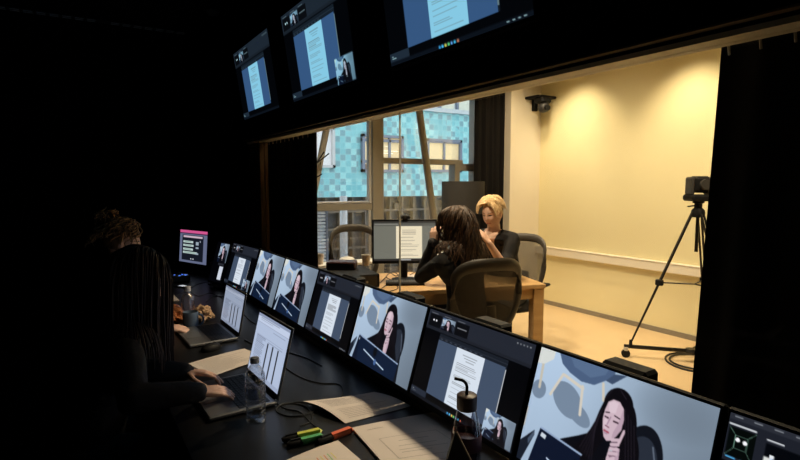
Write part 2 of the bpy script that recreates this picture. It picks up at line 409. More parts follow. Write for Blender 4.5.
for q in (((377, 150.5), (397, 151.6)), ((380, 153), (392, 153.8)), ((376, 146), (390, 146.8))):
    a = F(*q[0]); b = F(*q[1])
    MB().box(a.x, b.x, -.05, -.035, b.z, a.z).build('ceiling_tube', mat('white tube light', (1, 1, .95), .5, emit=1.2, noise_s=3, noise_a=.01), fac)
a = F(364, 164); b = F(368, 171)
MB().box(a.x, b.x, -.05, -.035, b.z, a.z).build('dark_screen', mat('brown window patch', (.25, .15, .08), .6, noise_s=5, noise_a=.2), fac)
# set-back upper storey with white window band
up = MB(); up.box(-4, 16, .8, 1.2, zroof+.1, zroof+2.2)
up.build('upper_storey', mat('white upper storey', (.75, .76, .76), .6, noise_s=4, noise_a=.1), fac)
for i in range(16):
    x = 3.0+i*.72
    MB().box(x, x+.07, .70, .82, zroof+.1, zroof+2.0).build('upper_mullion', GREYF, fac)
    MB().box(x+.12, x+.62, .74, .79, zroof+.2, zroof+1.4).build('upper_pane', mat('bright blind', lin((.80, .80, .74)), .6, noise_s=1.5, noise_a=.2, emit=.25), fac)
# ground floor shop front: dark recess with brown frames
gl = MB(); gl.box(-4, 16, .5, .9, -2.5, zteal); gl.build('ground_floor', mat('dark ground floor', (.085, .075, .065), .5, noise_s=1.2, noise_a=.8), fac)
random.seed(3)
for i in range(40):
    x = -2+i*.42; MB().box(x, x+.06, .3, .5, -2.5, zteal-.02).build('shop_mullion', mat('brown shop frame', (.16, .12, .08), .5, noise_s=8, noise_a=.2), fac)
for zz in (zteal-.45, zteal-.95, zteal-1.5): MB().box(-3, 15, .28, .36, zz, zz+.06).build('shop_transom', MC['brown shop frame'], fac)
for i in range(46):
    x = random.uniform(0, 9); zz = random.uniform(-.9, zteal-.2); w = random.uniform(.08, .35); h = random.uniform(.05, .25)
    MB().box(x, x+w, .40, .48, zz, zz+h).build('shop_display', random.choice([mat('display brown', (.30, .22, .14), .6, noise_s=9, noise_a=.4), mat('display dark', (.05, .05, .05), .5, noise_s=9, noise_a=.3), mat('display warm', (.50, .36, .20), .6, noise_s=9, noise_a=.4, emit=.25)]), fac)
g = MB().box(-6, 18, YE+.15, YF+1, -2.6, -2.5).build('ground', mat('grey paving', (.25, .25, .25), .8, noise_s=3, noise_a=.2)); struct(g)
YC = 7.2
a = atY(340.2, 205, YC); b = atY(346.8, 205, YC)
tag(MB().cyl(((a.x+b.x)/2, YC, -2.5), ((a.x+b.x)/2, YC, atY(343, 196, YC).z), (b.x-a.x)/2, n=20).build('concrete_column', mat('white concrete', (.72, .72, .74), .7, noise_s=8, noise_a=.08), smooth=True), 'round white concrete column in the yard behind the empty chair', 'column')
lv = thing('louvre_screen', 'white slatted screen in the yard beside the black curtain edge', 'screen', (0, 6.2, 0))
a = atY(306, 211, 6.2); b = atY(325.5, 268, 6.2)
sl = MB(); nn = 17
for i in range(nn):
    zz = b.z+(a.z-b.z)*i/nn; sl.box(a.x, b.x, -.02, .05, zz, zz+(a.z-b.z)/nn*.7, M=None)
sl.build('slats', mat('white slats', (.78, .82, .88), .5, noise_s=10, noise_a=.05), lv)
fr = MB(); fr.box(a.x-.03, a.x, -.03, .06, -2.5, a.z+.03); fr.box(b.x, b.x+.03, -.03, .06, -2.5, a.z+.03); fr.box(a.x, b.x, -.03, .06, a.z, a.z+.03); fr.build('frame', GREYF, lv)

# ------------------------------------------------------------------ curtains
def curtain(name, label, p0, p1, z0, z1, folds, amp, seed, nh=0, hookz=0, lean=0, side=1):
    """curtain along the straight line p0-p1, with hooks and rail"""
    p0 = V((*p0, 0)); p1 = V((*p1, 0)); d = (p1-p0); L = d.length; d.normalize(); nrm = V((-d.y, d.x, 0))
    t = thing(name, label, 'curtain', (p0+p1)/2)
    rnd = random.Random(seed); ph = [rnd.uniform(0, 6) for _ in range(4)]
    mb = MB(); n = folds*12; K = 9; vs = []
    for side in (0, 1):
        for j in range(K+1):
            zz = z0+(z1-z0)*j/K
            for i in range(n+1):
                s = i/n
                a = amp*(1-.35*j/K)*(math.sin(2*PI*folds*s+ph[0]+.3*math.sin(j*.5+ph[1]))+.3*math.sin(2*PI*folds*1.7*s+ph[2]))
                q = p0+d*(s*L-lean*(1-j/K)*(1-s))+nrm*(a+(.003 if side else -.003)); vs.append(V((q.x, q.y, zz))-t.location)
    W = n+1; off = (K+1)*W; fs = []
    for j in range(K):
        for i in range(n):
            k = j*W+i; fs.append((k, k+1, k+W+1, k+W)); fs.append((off+k, off+k+W, off+k+W+1, off+k+1))
        fs.append((j*W, (j+1)*W, off+(j+1)*W, off+j*W)); fs.append((j*W+n, off+j*W+n, off+(j+1)*W+n, (j+1)*W+n))
    for i in range(n):
        fs.append((i, off+i, off+i+1, i+1)); fs.append((K*W+i, K*W+i+1, off+K*W+i+1, off+K*W+i))
    mb.add(vs, fs); mb.build('cloth', BLACKCLOTH, t, smooth=True)
    if nh:
        a = p0-t.location; b = p1-t.location
        MB().cyl((a.x, a.y, hookz), (b.x, b.y, hookz), .008, n=10).build('rail', METAL, t, smooth=True)
        for i in range(nh):
            q = a.lerp(b, (i+.5)/nh)
            MB().tube([(q.x-.03, q.y+.004, hookz), (q.x-.042, q.y, hookz-.04), (q.x-.042, q.y-.004, z1-.065)], .0035, 6).build('hook', mat('pale hook', (.5, .45, .38), .4, noise_s=30, noise_a=.1), t)
    return t
# right: hangs inside the back room along the glass
curtain('curtain', 'floor length black curtain hanging in the back room nearest the camera', (1.60, .80), (1.60, -1.0), .03, 1.94, 9, .022, 1, 23, 1.95, .07)
curtain('curtain', 'black curtain hooked on a rail beside the brown timber jamb', (1.60, 3.72), (1.60, 4.93), .03, 1.94, 8, .022, 2, 12, 1.95)
cA = atY(475.5, 150, 4.80); cB = atY(512, 150, 4.80)
curtain('curtain', 'narrow black curtain between the tall window and the cream pillar', (cA.x, 4.80), (cB.x, 4.80), .03, 2.75, 6, .025, 3, 6, 2.80)

# ------------------------------------------------------------------ pictures for the screens (drawn with numpy)
class Img:
    def __init__(s, W, H, bg):
        s.k = 2; s.W = W*2; s.H = H*2; s.a = np.zeros((s.H, s.W, 3)); s.a[:] = bg
        yy, xx = np.mgrid[0:s.H, 0:s.W]; s.u = (xx+.5)/s.W; s.v = (yy+.5)/s.H
    def put(s, m, c, al=1):
        c = np.array(c, float); s.a[m] = s.a[m]*(1-al)+c*al
    def rect(s, u0, v0, u1, v1, c, al=1): s.put((s.u >= u0) & (s.u < u1) & (s.v >= v0) & (s.v < v1), c, al)
    def ell(s, cu_, cv, ru, rv, c, rot=0, al=1, asp=1.6):
        du = (s.u-cu_)*asp; dv = s.v-cv; cs, sn = math.cos(rot), math.sin(rot)
        a = du*cs+dv*sn; b = -du*sn+dv*cs; s.put((a/(ru*asp))**2+(b/rv)**2 < 1, c, al)
    def poly(s, pts, c, al=1):
        ins = np.zeros(s.u.shape, bool); n = len(pts)
        for i in range(n):
            x0, y0 = pts[i]; x1, y1 = pts[i-1]
            if y0 == y1: continue
            ins ^= ((s.v < y0) != (s.v < y1)) & (s.u < (x1-x0)*(s.v-y0)/(y1-y0)+x0)
        s.put(ins, c, al)
    def line(s, u0, v0, u1, v1, w, c, al=1, asp=1.6):
        dx, dy = (u1-u0)*asp, v1-v0; L2 = dx*dx+dy*dy+1e-12
        t = np.clip(((s.u-u0)*asp*dx+(s.v-v0)*dy)/L2, 0, 1)
        m = ((s.u-u0)*asp-t*dx)**2+(s.v-v0-t*dy)**2 < w*w; s.put(m, c, al)
    def paste(s, src, u0, v0, u1, v1, su0=0, sv0=0, su1=1, sv1=1):
        m = (s.u >= u0) & (s.u < u1) & (s.v >= v0) & (s.v < v1); H, W = src.shape[:2]
        x = np.clip((su0+(s.u[m]-u0)/(u1-u0)*(su1-su0))*W, 0, W-1).astype(int); y = np.clip((sv0+(s.v[m]-v0)/(v1-v0)*(sv1-sv0))*H, 0, H-1).astype(int)
        s.a[m] = src[y, x]
    def out(s, blur=0):
        a = s.a
        for _ in range(blur):
            p = np.pad(a, ((1, 1), (1, 1), (0, 0)), 'edge'); a = (p[:-2, 1:-1]+p[2:, 1:-1]+p[1:-1, :-2]+p[1:-1, 2:]+2*a)/6
        return (a[::2, ::2]+a[1::2, ::2]+a[::2, 1::2]+a[1::2, 1::2])/4
def rgb(*c): return tuple(x/255 for x in c)
def draw_video(W, H):
    g = Img(W, H, rgb(165, 190, 216))
    t = np.clip(.95-.25*g.u-.10*g.v+.05*np.sin(g.u*5), 0, 1)[..., None]
    g.a = np.array(rgb(182, 205, 230))*t*1.05
    tt = np.clip(1-((g.u-.82)**2/.05+(g.v-.12)**2/.05), 0, 1)[..., None]; g.a = g.a*(1-.10*tt)
    sh = rgb(118, 136, 158)
    g.ell(.25, .35, .11, .12, sh, .5); g.ell(.33, .42, .09, .07, sh, .4); g.ell(.05, .36, .05, .08, sh)      # shadows in the displayed picture
    g.line(.04, .12, .05, .34, .014, rgb(196, 190, 176)); g.line(-.0, .55, .0, .70, .012, rgb(190, 184, 172))
    g.poly([(-.02, -.02), (.11, -.02), (.105, .07), (.05, .135), (-.02, .15)], rgb(214, 218, 214))
    g.line(.19, .165, .135, .36, .013, rgb(210, 203, 190)); g.line(.20, .165, .33, .215, .013, rgb(210, 203, 190))
    g.line(.325, .2, .345, .42, .013, rgb(210, 203, 190)); g.line(.44, .12, .46, .24, .012, rgb(205, 198, 184))
    g.poly([(.13, -.02), (.17, .08), (.23, .13), (.31, .165), (.39, .155), (.45, .09), (.49, .02), (.50, -.02)], rgb(76, 96, 128))
    g.poly([(.20, -.02), (.25, .07), (.36, .11), (.44, .05), (.46, -.02)], rgb(88, 110, 142)); g.poly([(.45, .09), (.49, .02), (.56, .0), (.49, .1)], rgb(62, 78, 104))
    ch = rgb(17, 20, 28)
    g.ell(.70, .62, .115, .33, ch, .12); g.poly([(.62, .62), (.80, .55), (.835, 1.02), (.6, 1.02)], ch); g.ell(.70, .66, .095, .29, rgb(40, 46, 58), .12)
    g.line(.755, .42, .80, .62, .006, rgb(96, 106, 122))
    # woman in black leaning on her hand
    blk = rgb(11, 12, 19)
    g.poly([(.20, .74), (.27, .66), (.36, .58), (.44, .50), (.60, .47), (.69, .56), (.76, .74), (.79, 1.02), (.24, 1.02)], blk)
    g.poly([(.2, .73), (.28, .655), (.35, .70), (.30, .80), (.24, .8)], rgb(19, 21, 32))
    hair = rgb(13, 11, 16); hl = rgb(34, 29, 38)
    g.ell(.545, .235, .080, .130, hair, -.1); g.ell(.60, .36, .062, .19, hair, -.15); g.ell(.645, .50, .05, .17, hair, -.3)
    g.poly([(.475, .19), (.450, .33), (.435, .45), (.40, .56), (.355, .66), (.36, .73), (.43, .74), (.47, .66), (.505, .52), (.50, .3)], hair)
    g.poly([(.62, .3), (.675, .45), (.71, .62), (.70, .76), (.62, .76), (.60, .5)], hair)
    skin = rgb(205, 180, 192); sk2 = rgb(160, 132, 152); lt = rgb(226, 206, 216)
    # face: forehead to chin, turned down to the left
    g.poly([(.490, .235), (.515, .205), (.550, .205), (.578, .245), (.590, .32), (.588, .40), (.568, .46), (.545, .505), (.522, .520), (.503, .50), (.488, .44), (.478, .37), (.480, .30)], skin)
    g.poly([(.575, .25), (.590, .32), (.588, .40), (.568, .46), (.545, .505), (.548, .44), (.566, .36)], sk2, .45)
    g.poly([(.495, .24), (.52, .215), (.545, .22), (.54, .30), (.505, .31)], lt, .6); g.ell(.500, .40, .014, .035, lt, -.2, .5)
    g.poly([(.512, .18), (.486, .22), (.474, .31), (.470, .40), (.462, .34), (.468, .24)], hair); g.poly([(.512, .18), (.56, .205), (.588, .27), (.598, .42), (.61, .3), (.58, .18)], hair)
    g.line(.487, .318, .508, .310, .0045, rgb(52, 38, 48)); g.line(.538, .318, .568, .326, .0045, rgb(52, 38, 48))
    g.line(.488, .350, .507, .353, .006, rgb(70, 50, 62)); g.line(.538, .360, .563, .360, .006, rgb(70, 50, 62))
    g.line(.519, .34, .508, .402, .005, sk2); g.line(.500, .414, .520, .418, .0055, rgb(136, 98, 114)); g.line(.499, .452, .524, .456, .0075, rgb(164, 84, 102)); g.line(.502, .468, .518, .470, .004, sk2)
    # forearm, fist against the cheek
    g.poly([(.548, 1.02), (.553, .86), (.545, .74), (.54, .62), (.60, .60), (.607, .74), (.62, 1.02)], blk)
    g.poly([(.548, .74), (.540, .64), (.545, .55), (.60, .53), (.606, .62), (.600, .74)], skin); g.poly([(.585, .54), (.60, .53), (.606, .62), (.600, .74), (.585, .74)], sk2, .5)
    for k in range(4):
        y = .475+.034*k; g.line(.550+.002*k, y+.02, .588, y, .0125, skin); g.line(.550, y+.036, .585, y+.02, .003, rgb(120, 94, 112))
    g.line(.588, .50, .603, .40, .0115, skin); g.line(.556, .62, .575, .60, .004, rgb(130, 104, 120)); g.line(.55, .575, .562, .57, .005, rgb(190, 190, 200))
    g.line(.552, .79, .612, .775, .011, rgb(120, 116, 124)); g.line(.56, .80, .60, .79, .004, rgb(200, 196, 200))
    for k in range(6): g.line(.468-.004*k, .30+.03*k, .385+.016*k, .66+.012*k, .003, hl)
    for k in range(4): g.line(.585+.02*k, .24+.03*k, .64+.016*k, .60, .003, hl)
    g.line(.50, .135, .47, .22, .003, hl); g.line(.54, .12, .58, .17, .004, hl)
    # back of her monitor
    g.poly([(.12, .66), (.40, .71), (.42, 1.02), (.08, 1.02)], rgb(14, 22, 42)); g.poly([(.115, .665), (.125, .65), (.41, .70), (.405, .715)], rgb(150, 170, 200))
    g.poly([(.135, .69), (.17, .70), (.166, .735), (.13, .725)], rgb(205, 215, 225)); g.poly([(.20, .86), (.33, .92), (.33, .935), (.20, .875)], rgb(190, 205, 225))
    g.poly([(.37, .76), (.44, .80), (.46, .92), (.44, 1.02), (.36, 1.02)], rgb(9, 11, 18)); g.ell(.43, .93, .03, .05, rgb(22, 27, 38)); g.ell(.43, .92, .012, .018, rgb(120, 140, 170))
    g.poly([(-.02, .86), (.0, .84), (.085, .70), (.09, .74), (.03, 1.02), (-.02, 1.02)], rgb(24, 30, 42)); g.poly([(.085, .70), (.09, .74), (.06, .84), (.05, .8)], rgb(70, 84, 104))
    return g.out(2)
def draw_video_wide(W, H):
    """same view from a little further back: whole monitor back in the picture"""
    g = Img(W, H, rgb(160, 180, 205)); src = draw_video(W, H)
    g.paste(src, 0, 0, 1, 1, 0, 0, 1, 1)
    g.poly([(.14, .70), (.17, .67), (.80, .78), (.80, .82), (.79, 1.02), (.17, 1.02)], rgb(16, 30, 54)); g.poly([(.16, .675), (.17, .66), (.80, .77), (.80, .785)], rgb(150, 170, 200))
    g.line(.25, .82, .62, .93, .008, rgb(190, 210, 230)); g.ell(.44, .78, .03, .06, rgb(8, 10, 16)); g.ell(.47, .9, .02, .04, rgb(70, 100, 150))
    return g.out()
VID = draw_video(240, 150)
def draw_doc(W, H, inset=True, taskbar=True, tint=(1, 1, 1), gain=1.0, bright_page=(214, 224, 236), sidec=(66, 80, 102)):
    g = Img(W, H, rgb(4, 5, 8))
    g.rect(0, 0, 1, .22, rgb(36, 40, 50)); g.rect(0, .19, 1, .215, rgb(30, 33, 41))
    for i in range(5): g.rect(.86+i*.025, .035, .87+i*.025, .05, rgb(120, 124, 130))
    for k, (a, b) in enumerate(((.02, .155), (.165, .30), (.31, .445))):
        g.rect(a, .045, b, .185, rgb(12, 13, 17))
        if k == 0: g.ell(.07, .11, .008, .012, rgb(235, 235, 240)); g.ell(.10, .11, .008, .012, rgb(235, 235, 240))
        if k == 1: g.paste(VID, a, .05, b, .18, .3, .05, .8, .8)
        if k == 2: g.rect(a+.02, .10, b-.02, .112, rgb(110, 112, 118))
        g.rect(a+.01, .03, b-.05, .038, rgb(95, 98, 106))
    g.rect(.175, .23, .83, .90, rgb(*sidec)); g.rect(.175, .23, .83, .30, rgb(26, 31, 40)); g.rect(.175, .265, .83, .268, rgb(60, 66, 78))
    for i in range(9): g.rect(.19+i*.05, .28, .215+i*.05, .287, rgb(70, 78, 92))
    g.rect(.818, .30, .83, .90, rgb(24, 28, 36)); g.rect(.820, .32, .826, .86, rgb(215, 218, 222))
    g.rect(.372, .30, .64, .90, rgb(*bright_page))
    rnd = random.Random(5); y = .35
    for k in range(3): g.rect(.44+.02*k, y, .58-.01*k, y+.006, rgb(120, 124, 130)); y += .026
    y += .02
    while y < .87:
        g.rect(.40, y, .40+rnd.uniform(.12, .21), y+.005, rgb(132, 136, 142)); y += .0165
        if rnd.random() < .22: y += .028
    g.rect(0, .90, .18, .965, rgb(38, 44, 56)); g.rect(.02, .925, .035, .93, rgb(160, 165, 170)); g.rect(.02, .94, .06, .945, rgb(160, 165, 170))
    g.rect(0, .965, 1, 1, rgb(14, 18, 26))
    if taskbar:
        for i, c in enumerate(((70, 160, 220), (90, 190, 240), (240, 200, 90), (110, 200, 120), (120, 170, 240), (80, 190, 230), (235, 120, 90))):
            g.rect(.42+i*.022, .972, .433+i*.022, .992, rgb(*c))
        for i in range(4): g.rect(.86+i*.03, .976, .875+i*.03, .986, rgb(150, 155, 160))
    if inset: g.paste(VID, .745, .735, .985, .99, .02, 0, 1, 1)
    return np.clip(g.out()*np.array(tint)*gain, 0, 1)
def draw_gallery(W, H):
    g = Img(W, H, rgb(3, 4, 6)); g.rect(0, 0, 1, .30, rgb(30, 33, 42)); g.rect(0, 0, 1, .04, rgb(42, 45, 54))
    for i in range(7): g.rect(.02+i*.07, .012, .05+i*.07, .02, rgb(120, 124, 132))
    g.rect(.005, .065, .105, .075, rgb(190, 194, 200)); g.rect(.008, .085, .106, .265, rgb(5, 9, 8))
    for a, b in (((.008, .085), (.035, .13)), ((.106, .085), (.08, .13)), ((.008, .265), (.035, .21)), ((.106, .265), (.08, .21))): g.line(*a, *b, .0014, rgb(90, 125, 110))
    for q in ((.035, .13, .08, .13), (.08, .13, .08, .21), (.08, .21, .035, .21), (.035, .21, .035, .13)): g.line(*q, .0014, rgb(90, 125, 110))
    g.ell(.045, .155, .008, .013, rgb(250, 250, 255)); g.ell(.072, .16, .008, .013, rgb(250, 250, 255))
    g.rect(.012, .268, .048, .276, rgb(80, 170, 225)); g.rect(.065, .268, .103, .276, rgb(80, 170, 225)); g.rect(.11, .262, .125, .268, rgb(170, 172, 178))
    g.rect(.142, .085, .20, .094, rgb(210, 214, 220)); g.rect(.142, .11, .36, .36, rgb(8, 10, 14)); g.paste(VID, .142, .12, .34, .44, .0, -.3, 1, .8)
    g.rect(.142, .115, .34, .19, rgb(5, 7, 12)); g.ell(.26, .2, .03, .05, rgb(190, 205, 220)); g.rect(.16, .17, .175, .19, rgb(230, 235, 240))
    return g.out()
def draw_narrow(W, H):
    g = Img(W, H, rgb(4, 4, 7)); g.paste(VID, .30, .03, .98, .50, .28, 0, .85, .9); g.rect(.62, .60, .9, .93, rgb(205, 212, 226)); g.rect(.45, .52, .9, .58, rgb(40, 42, 50))
    return g.out()
def draw_menu(W, H):
    g = Img(W, H, rgb(104, 112, 142)); g.rect(0, 0, 1, .085, rgb(220, 90, 150)); g.rect(.0, .085, 1, .12, rgb(70, 50, 80)); g.rect(.09, .15, .87, .93, rgb(22, 26, 38)); g.rect(.13, .17, .83, .23, rgb(214, 190, 206))
    for y, a, b in ((.33, .13, .5), (.44, .13, .52), (.56, .13, .5), (.66, .13, .66)): g.rect(a, y, b, y+.06, rgb(196, 216, 214)); g.rect(a+.05, y+.02, b-.08, y+.035, rgb(110, 150, 130))
    for y in (.34, .39, .5, .68): g.rect(.60, y, .70, y+.05, rgb(160, 176, 190))
    g.rect(.74, .3, .77, .35, rgb(180, 190, 205)); g.rect(.42, .86, .46, .89, rgb(210, 215, 225)); g.rect(.5, .86, .54, .89, rgb(210, 215, 225))
    return g.out()*.95
def draw_laptop(W, H):
    g = Img(W, H, rgb(176, 190, 216)); g.rect(0, 0, 1, .05, rgb(140, 152, 178)); g.rect(0, .05, 1, .14, rgb(192, 204, 228)); g.rect(0, .14, 1, .15, rgb(150, 160, 184))
    g.rect(.10, .06, .7, .075, rgb(150, 160, 180)); g.rect(.10, .09, .5, .10, rgb(150, 160, 180)); g.rect(.55, .19, .92, .2, rgb(130, 140, 165)); g.rect(0, .93, 1, 1, rgb(158, 170, 196)); rnd = random.Random(2)
    y = .36
    while y < .9:
        g.rect(.08, y, .08+rnd.uniform(.2, .30), y+.009, rgb(110, 120, 145)); y += .026
    for q in (.45, .61, .77): g.rect(q, .40, q+.035, .93, rgb(22, 24, 34))
    g.rect(.08, .345, .9, .35, rgb(120, 130, 155)); g.rect(.46, .38, .9, .386, rgb(120, 130, 155))
    return g.out()
def draw_back(W, H):
    g = Img(W, H, rgb(122, 122, 112)); g.rect(0, 0, 1, .05, rgb(60, 58, 54)); g.rect(0, .05, 1, .12, rgb(96, 96, 90)); g.rect(.02, .07, .4, .085, rgb(160, 158, 150))
    g.rect(.36, .13, .78, .93, rgb(250, 236, 205)); rnd = random.Random(4); y = .22
    for k in range(3): g.rect(.46, y, .68, y+.012, rgb(140, 130, 116)); y += .05
    y += .03
    while y < .88:
        g.rect(.41, y, .41+rnd.uniform(.2, .33), y+.010, rgb(160, 150, 134)); y += .032
        if rnd.random() < .25: y += .05
    g.rect(0, .94, 1, 1, rgb(44, 42, 42)); g.rect(.42, .955, .6, .985, rgb(180, 180, 180))
    return g.out()
def screen_mesh(name, img, W, H, M, parent):
    """flat lit panel, W x H metres, centred; local x right, z up, facing -y"""
    h, w = img.shape[:2]; xs = np.linspace(-W/2, W/2, w); zs = np.linspace(H/2, -H/2, h)
    X, Zz = np.meshgrid(xs, zs); co = np.stack([X, np.zeros_like(X), Zz], -1).reshape(-1, 3)
    Mn = np.array(M); co = co@Mn[:3, :3].T+Mn[:3, 3]
    idx = np.arange(h*w).reshape(h, w); q = np.stack([idx[:-1, :-1], idx[1:, :-1], idx[1:, 1:], idx[:-1, 1:]], -1).reshape(-1, 4)
    me = bpy.data.meshes.new(name); me.vertices.add(h*w); me.vertices.foreach_set('co', co.ravel())
    me.loops.add(q.size); me.loops.foreach_set('vertex_index', q.ravel()); me.polygons.add(len(q)); me.polygons.foreach_set('loop_start', np.arange(0, q.size, 4))
    me.update(calc_edges=True); me.validate()
    c = np.clip(img, 0, 1); c = np.where(c <= .04045, c/12.92, ((c+.055)/1.055)**2.4).reshape(-1, 3)
    at = me.color_attributes.new('Col', 'FLOAT_COLOR', 'POINT'); at.data.foreach_set('color', np.concatenate([c, np.ones((len(c), 1))], 1).ravel())
    me.materials.append(SCR); o = bpy.data.objects.new(name, me); C.objects.link(o); o.parent = parent
    return o

# ------------------------------------------------------------------ monitors on the control desk
DZ = .73
def monitor(label, loc, rz, img, W=.490, H=.334, tilt=math.radians(17), lift=.030, group=None, back=.09, name='monitor', bez=(.008, .010, .018), th=.022, casem=PLASTIC):
    t = thing(name, label, 'monitor', loc, rz, group)
    M = TR((0, -back, lift)) @ RX(-tilt)
    MB().box(-W/2, W/2, .0, th, 0, H, M=M, bev=.004).build('casing', casem, t)
    MB().box(-W*.3, W*.3, th, th+.022, H*.2, H*.8, M=M, bev=.01).build('rear_housing', casem, t)
    sW = W-2*bez[0]; sH = H-bez[1]-bez[2]
    screen_mesh('screen', img, sW, sH, M @ TR((0, -.0012, bez[2]+sH/2)), t)
    hp = M @ V((0, th+.01, H*.45))
    MB().tube([(0, hp.y+.02, .008), (0, hp.y+.025, hp.z*.5), (0, hp.y+.012, hp.z), hp], 1, 12, flat=(.028, .012, (1, 0, 0))).build('stand_neck', casem, t, smooth=True)
    MB().lathe([(0, 0), (.085, 0), (.085, .006), (.07, .010), (0, .011)], (0, hp.y+.0, 0), 28, sx=1.25, sy=.8).build('stand_base', casem, t, smooth=True)
    return t
XT = 1.09; XB = XT-.334*math.sin(math.radians(17))
IM_V = draw_video(300, 188); IM_V2 = draw_video_wide(200, 125); IM_D = draw_doc(270, 170, True); IM_D2 = draw_doc(190, 120, False)
YB = [1.09*q for q in (.457, .906, 1.389, 1.842, 2.293, 2.757, 3.203)]
YB = [-.005]+YB
grp = 'row of monitors along the observation window'
rows = [('monitor in the window row showing two dark gallery tiles, nearest the long curtain', draw_gallery(300, 188)),
        ('large nearest monitor showing a close video of a woman leaning on her hand', IM_V),
        ('monitor showing a document with a small video inset, behind the glass flask', IM_D),
        ('monitor showing the woman video, between two monitors of documents', IM_V2),
        ('monitor showing a document page without inset, below the red box and wide device', IM_D2),
        ('monitor with the woman video, directly beside the document screen without inset', IM_V2),
        ('farther of the two adjoining monitors with the woman video', IM_V2)]
for i, (lb, im) in enumerate(rows):
    yc = (YB[i]+YB[i+1])/2; w = YB[i+1]-YB[i]-.004
    monitor(lb, (XB+.09, yc, DZ), -PI/2, im, W=w, group=grp)
# two at the far end, turned slightly to the camera
def far_monitor(label, pxL, pxR, Xl, Xr, img, group=grp, W=None):
    zt_ = 1.083
    # corners on the horizontal line at monitor-top height
    yL = 743/(pxL-70)-.675; yR = 743/(pxR-70)-.675
    a = V((Xl, yL*Xl, 0)); b = V((Xr, yR*Xr, 0)); d = b-a; c = (a+b)/2
    rz = math.atan2(d.y, d.x); Mr = RZ(rz)
    off = Mr @ V((0, -.334*math.sin(math.radians(17))+.09, 0))
    return monitor(label, (c.x+off.x, c.y+off.y, DZ), rz, img, W=d.length-.004, group=group)
far_monitor('monitor with a document and video inset, beyond the adjoining woman videos', 234.5, 260.5, 1.05, 1.09, IM_D)
far_monitor('monitor with a narrow video strip beside the magenta topped screen', 218.5, 232, .970, 1.02, draw_narrow(110, 120))
# magenta-topped menu screen at the desk end
A_ = atD(179, 226, 4.73); B_ = atD(208, 231, 4.46); d = B_-A_; cc = (A_+B_)/2; rz = math.atan2(d.y, d.x)
loc = V((cc.x, cc.y, DZ))+RZ(rz) @ V((0, .03, 0))
monitor('small screen with a magenta top bar at the far end of the long desk', loc, rz, draw_menu(110, 120), W=.44, H=.315, tilt=math.radians(5), lift=.075, back=.05)

# ------------------------------------------------------------------ wall television screens
TS = 1.22
def television(label, y0, y1, img):
    yc = (y0+y1)/2*TS; W = (y1-y0)*TS+.02; tilt = math.radians(-8.4)
    xt, zt_ = 1.0*TS, .890*TS+1.52; xb, zb_ = 1.065*TS, .445*TS+1.52; H = math.hypot(xb-xt, zt_-zb_)+.02
    t = thing('television', label, 'television', (xb, yc, zb_), -PI/2, 'televisions over the observation window')
    M = RX(-tilt)
    MB().box(-W/2, W/2, .0, .035, -.015, H-.005, M=M, bev=.004).build('casing', PLASTIC, t)
    screen_mesh('screen', img, W-.02, H-.025, M @ TR((0, -.0012, (H-.02)/2)), t)
    bk = MB(); p = M @ V((0, .03, H*.5)); bk.box(-.2, .2, p.y-.01, 1.339-xb, p.z-.08, p.z+.08); bk.build('wall_bracket', PLASTIC, t)
    return t
tv = lambda ins, tb: draw_doc(220, 130, ins, tb, (.85, 1.03, 1.05), .95, (165, 205, 228), (66, 88, 128))
television('farthest television over the window, showing a document page', 2.996, 3.715, tv(False, False))
television('middle television over the window, with a woman video inset', 2.018, 2.763, tv(True, False))
television('nearest television over the window, cut off by the top of the photo', 1.013, 1.737, tv(False, True))

# ------------------------------------------------------------------ control desk
dk = thing('control_desk', 'long black desk carrying the row of monitors and laptops', 'desk', (.73, 2.4, 0))
MB().box(-.47, .585, -3.0, 3.05, DZ-.035, DZ, bev=.003).build('desktop', BLACKDESK, dk)
for yy in (-2.6, -.9, .9, 2.9):
    MB().box(.30, .36, yy-.03, yy+.03, 0, DZ-.035).build('leg', PLASTIC, dk)
    MB().box(-.38, -.32, yy-.03, yy+.03, 0, DZ-.035).build('leg', PLASTIC, dk)
# black boxes on the window ledge behind the monitors
prev = None
for (a, b, lb) in ((.683, .576, 'black box on the window ledge below the camera dolly'), (1.115, 1.002, 'black box on the ledge below the large chair back'),
                   (1.54, 1.42, 'black box on the ledge below the back room keyboard'), (1.98, 1.85, 'black box on the ledge in front of the wide device')):
    y0, y1 = b*1.2, a*1.2
    t = thing('equipment_box', lb, 'box', (1.20, (y0+y1)/2+.03, SILL+.025), 0, 'equipment boxes on the window ledge')
    L = (y1-y0)/2; MB().box(-.03, .03, -L, L, .008, .152, bev=.008).build('casing', PLASTIC, t)
    MB().box(-.032, -.030, -L*.8, L*.8, .03, .12).build('front_grille', PLASTIC, t)
    for s in (-1, 1): MB().box(-.025, .025, s*L*.7-.01, s*L*.7+.01, 0, .009).build('foot', PLASTIC, t)

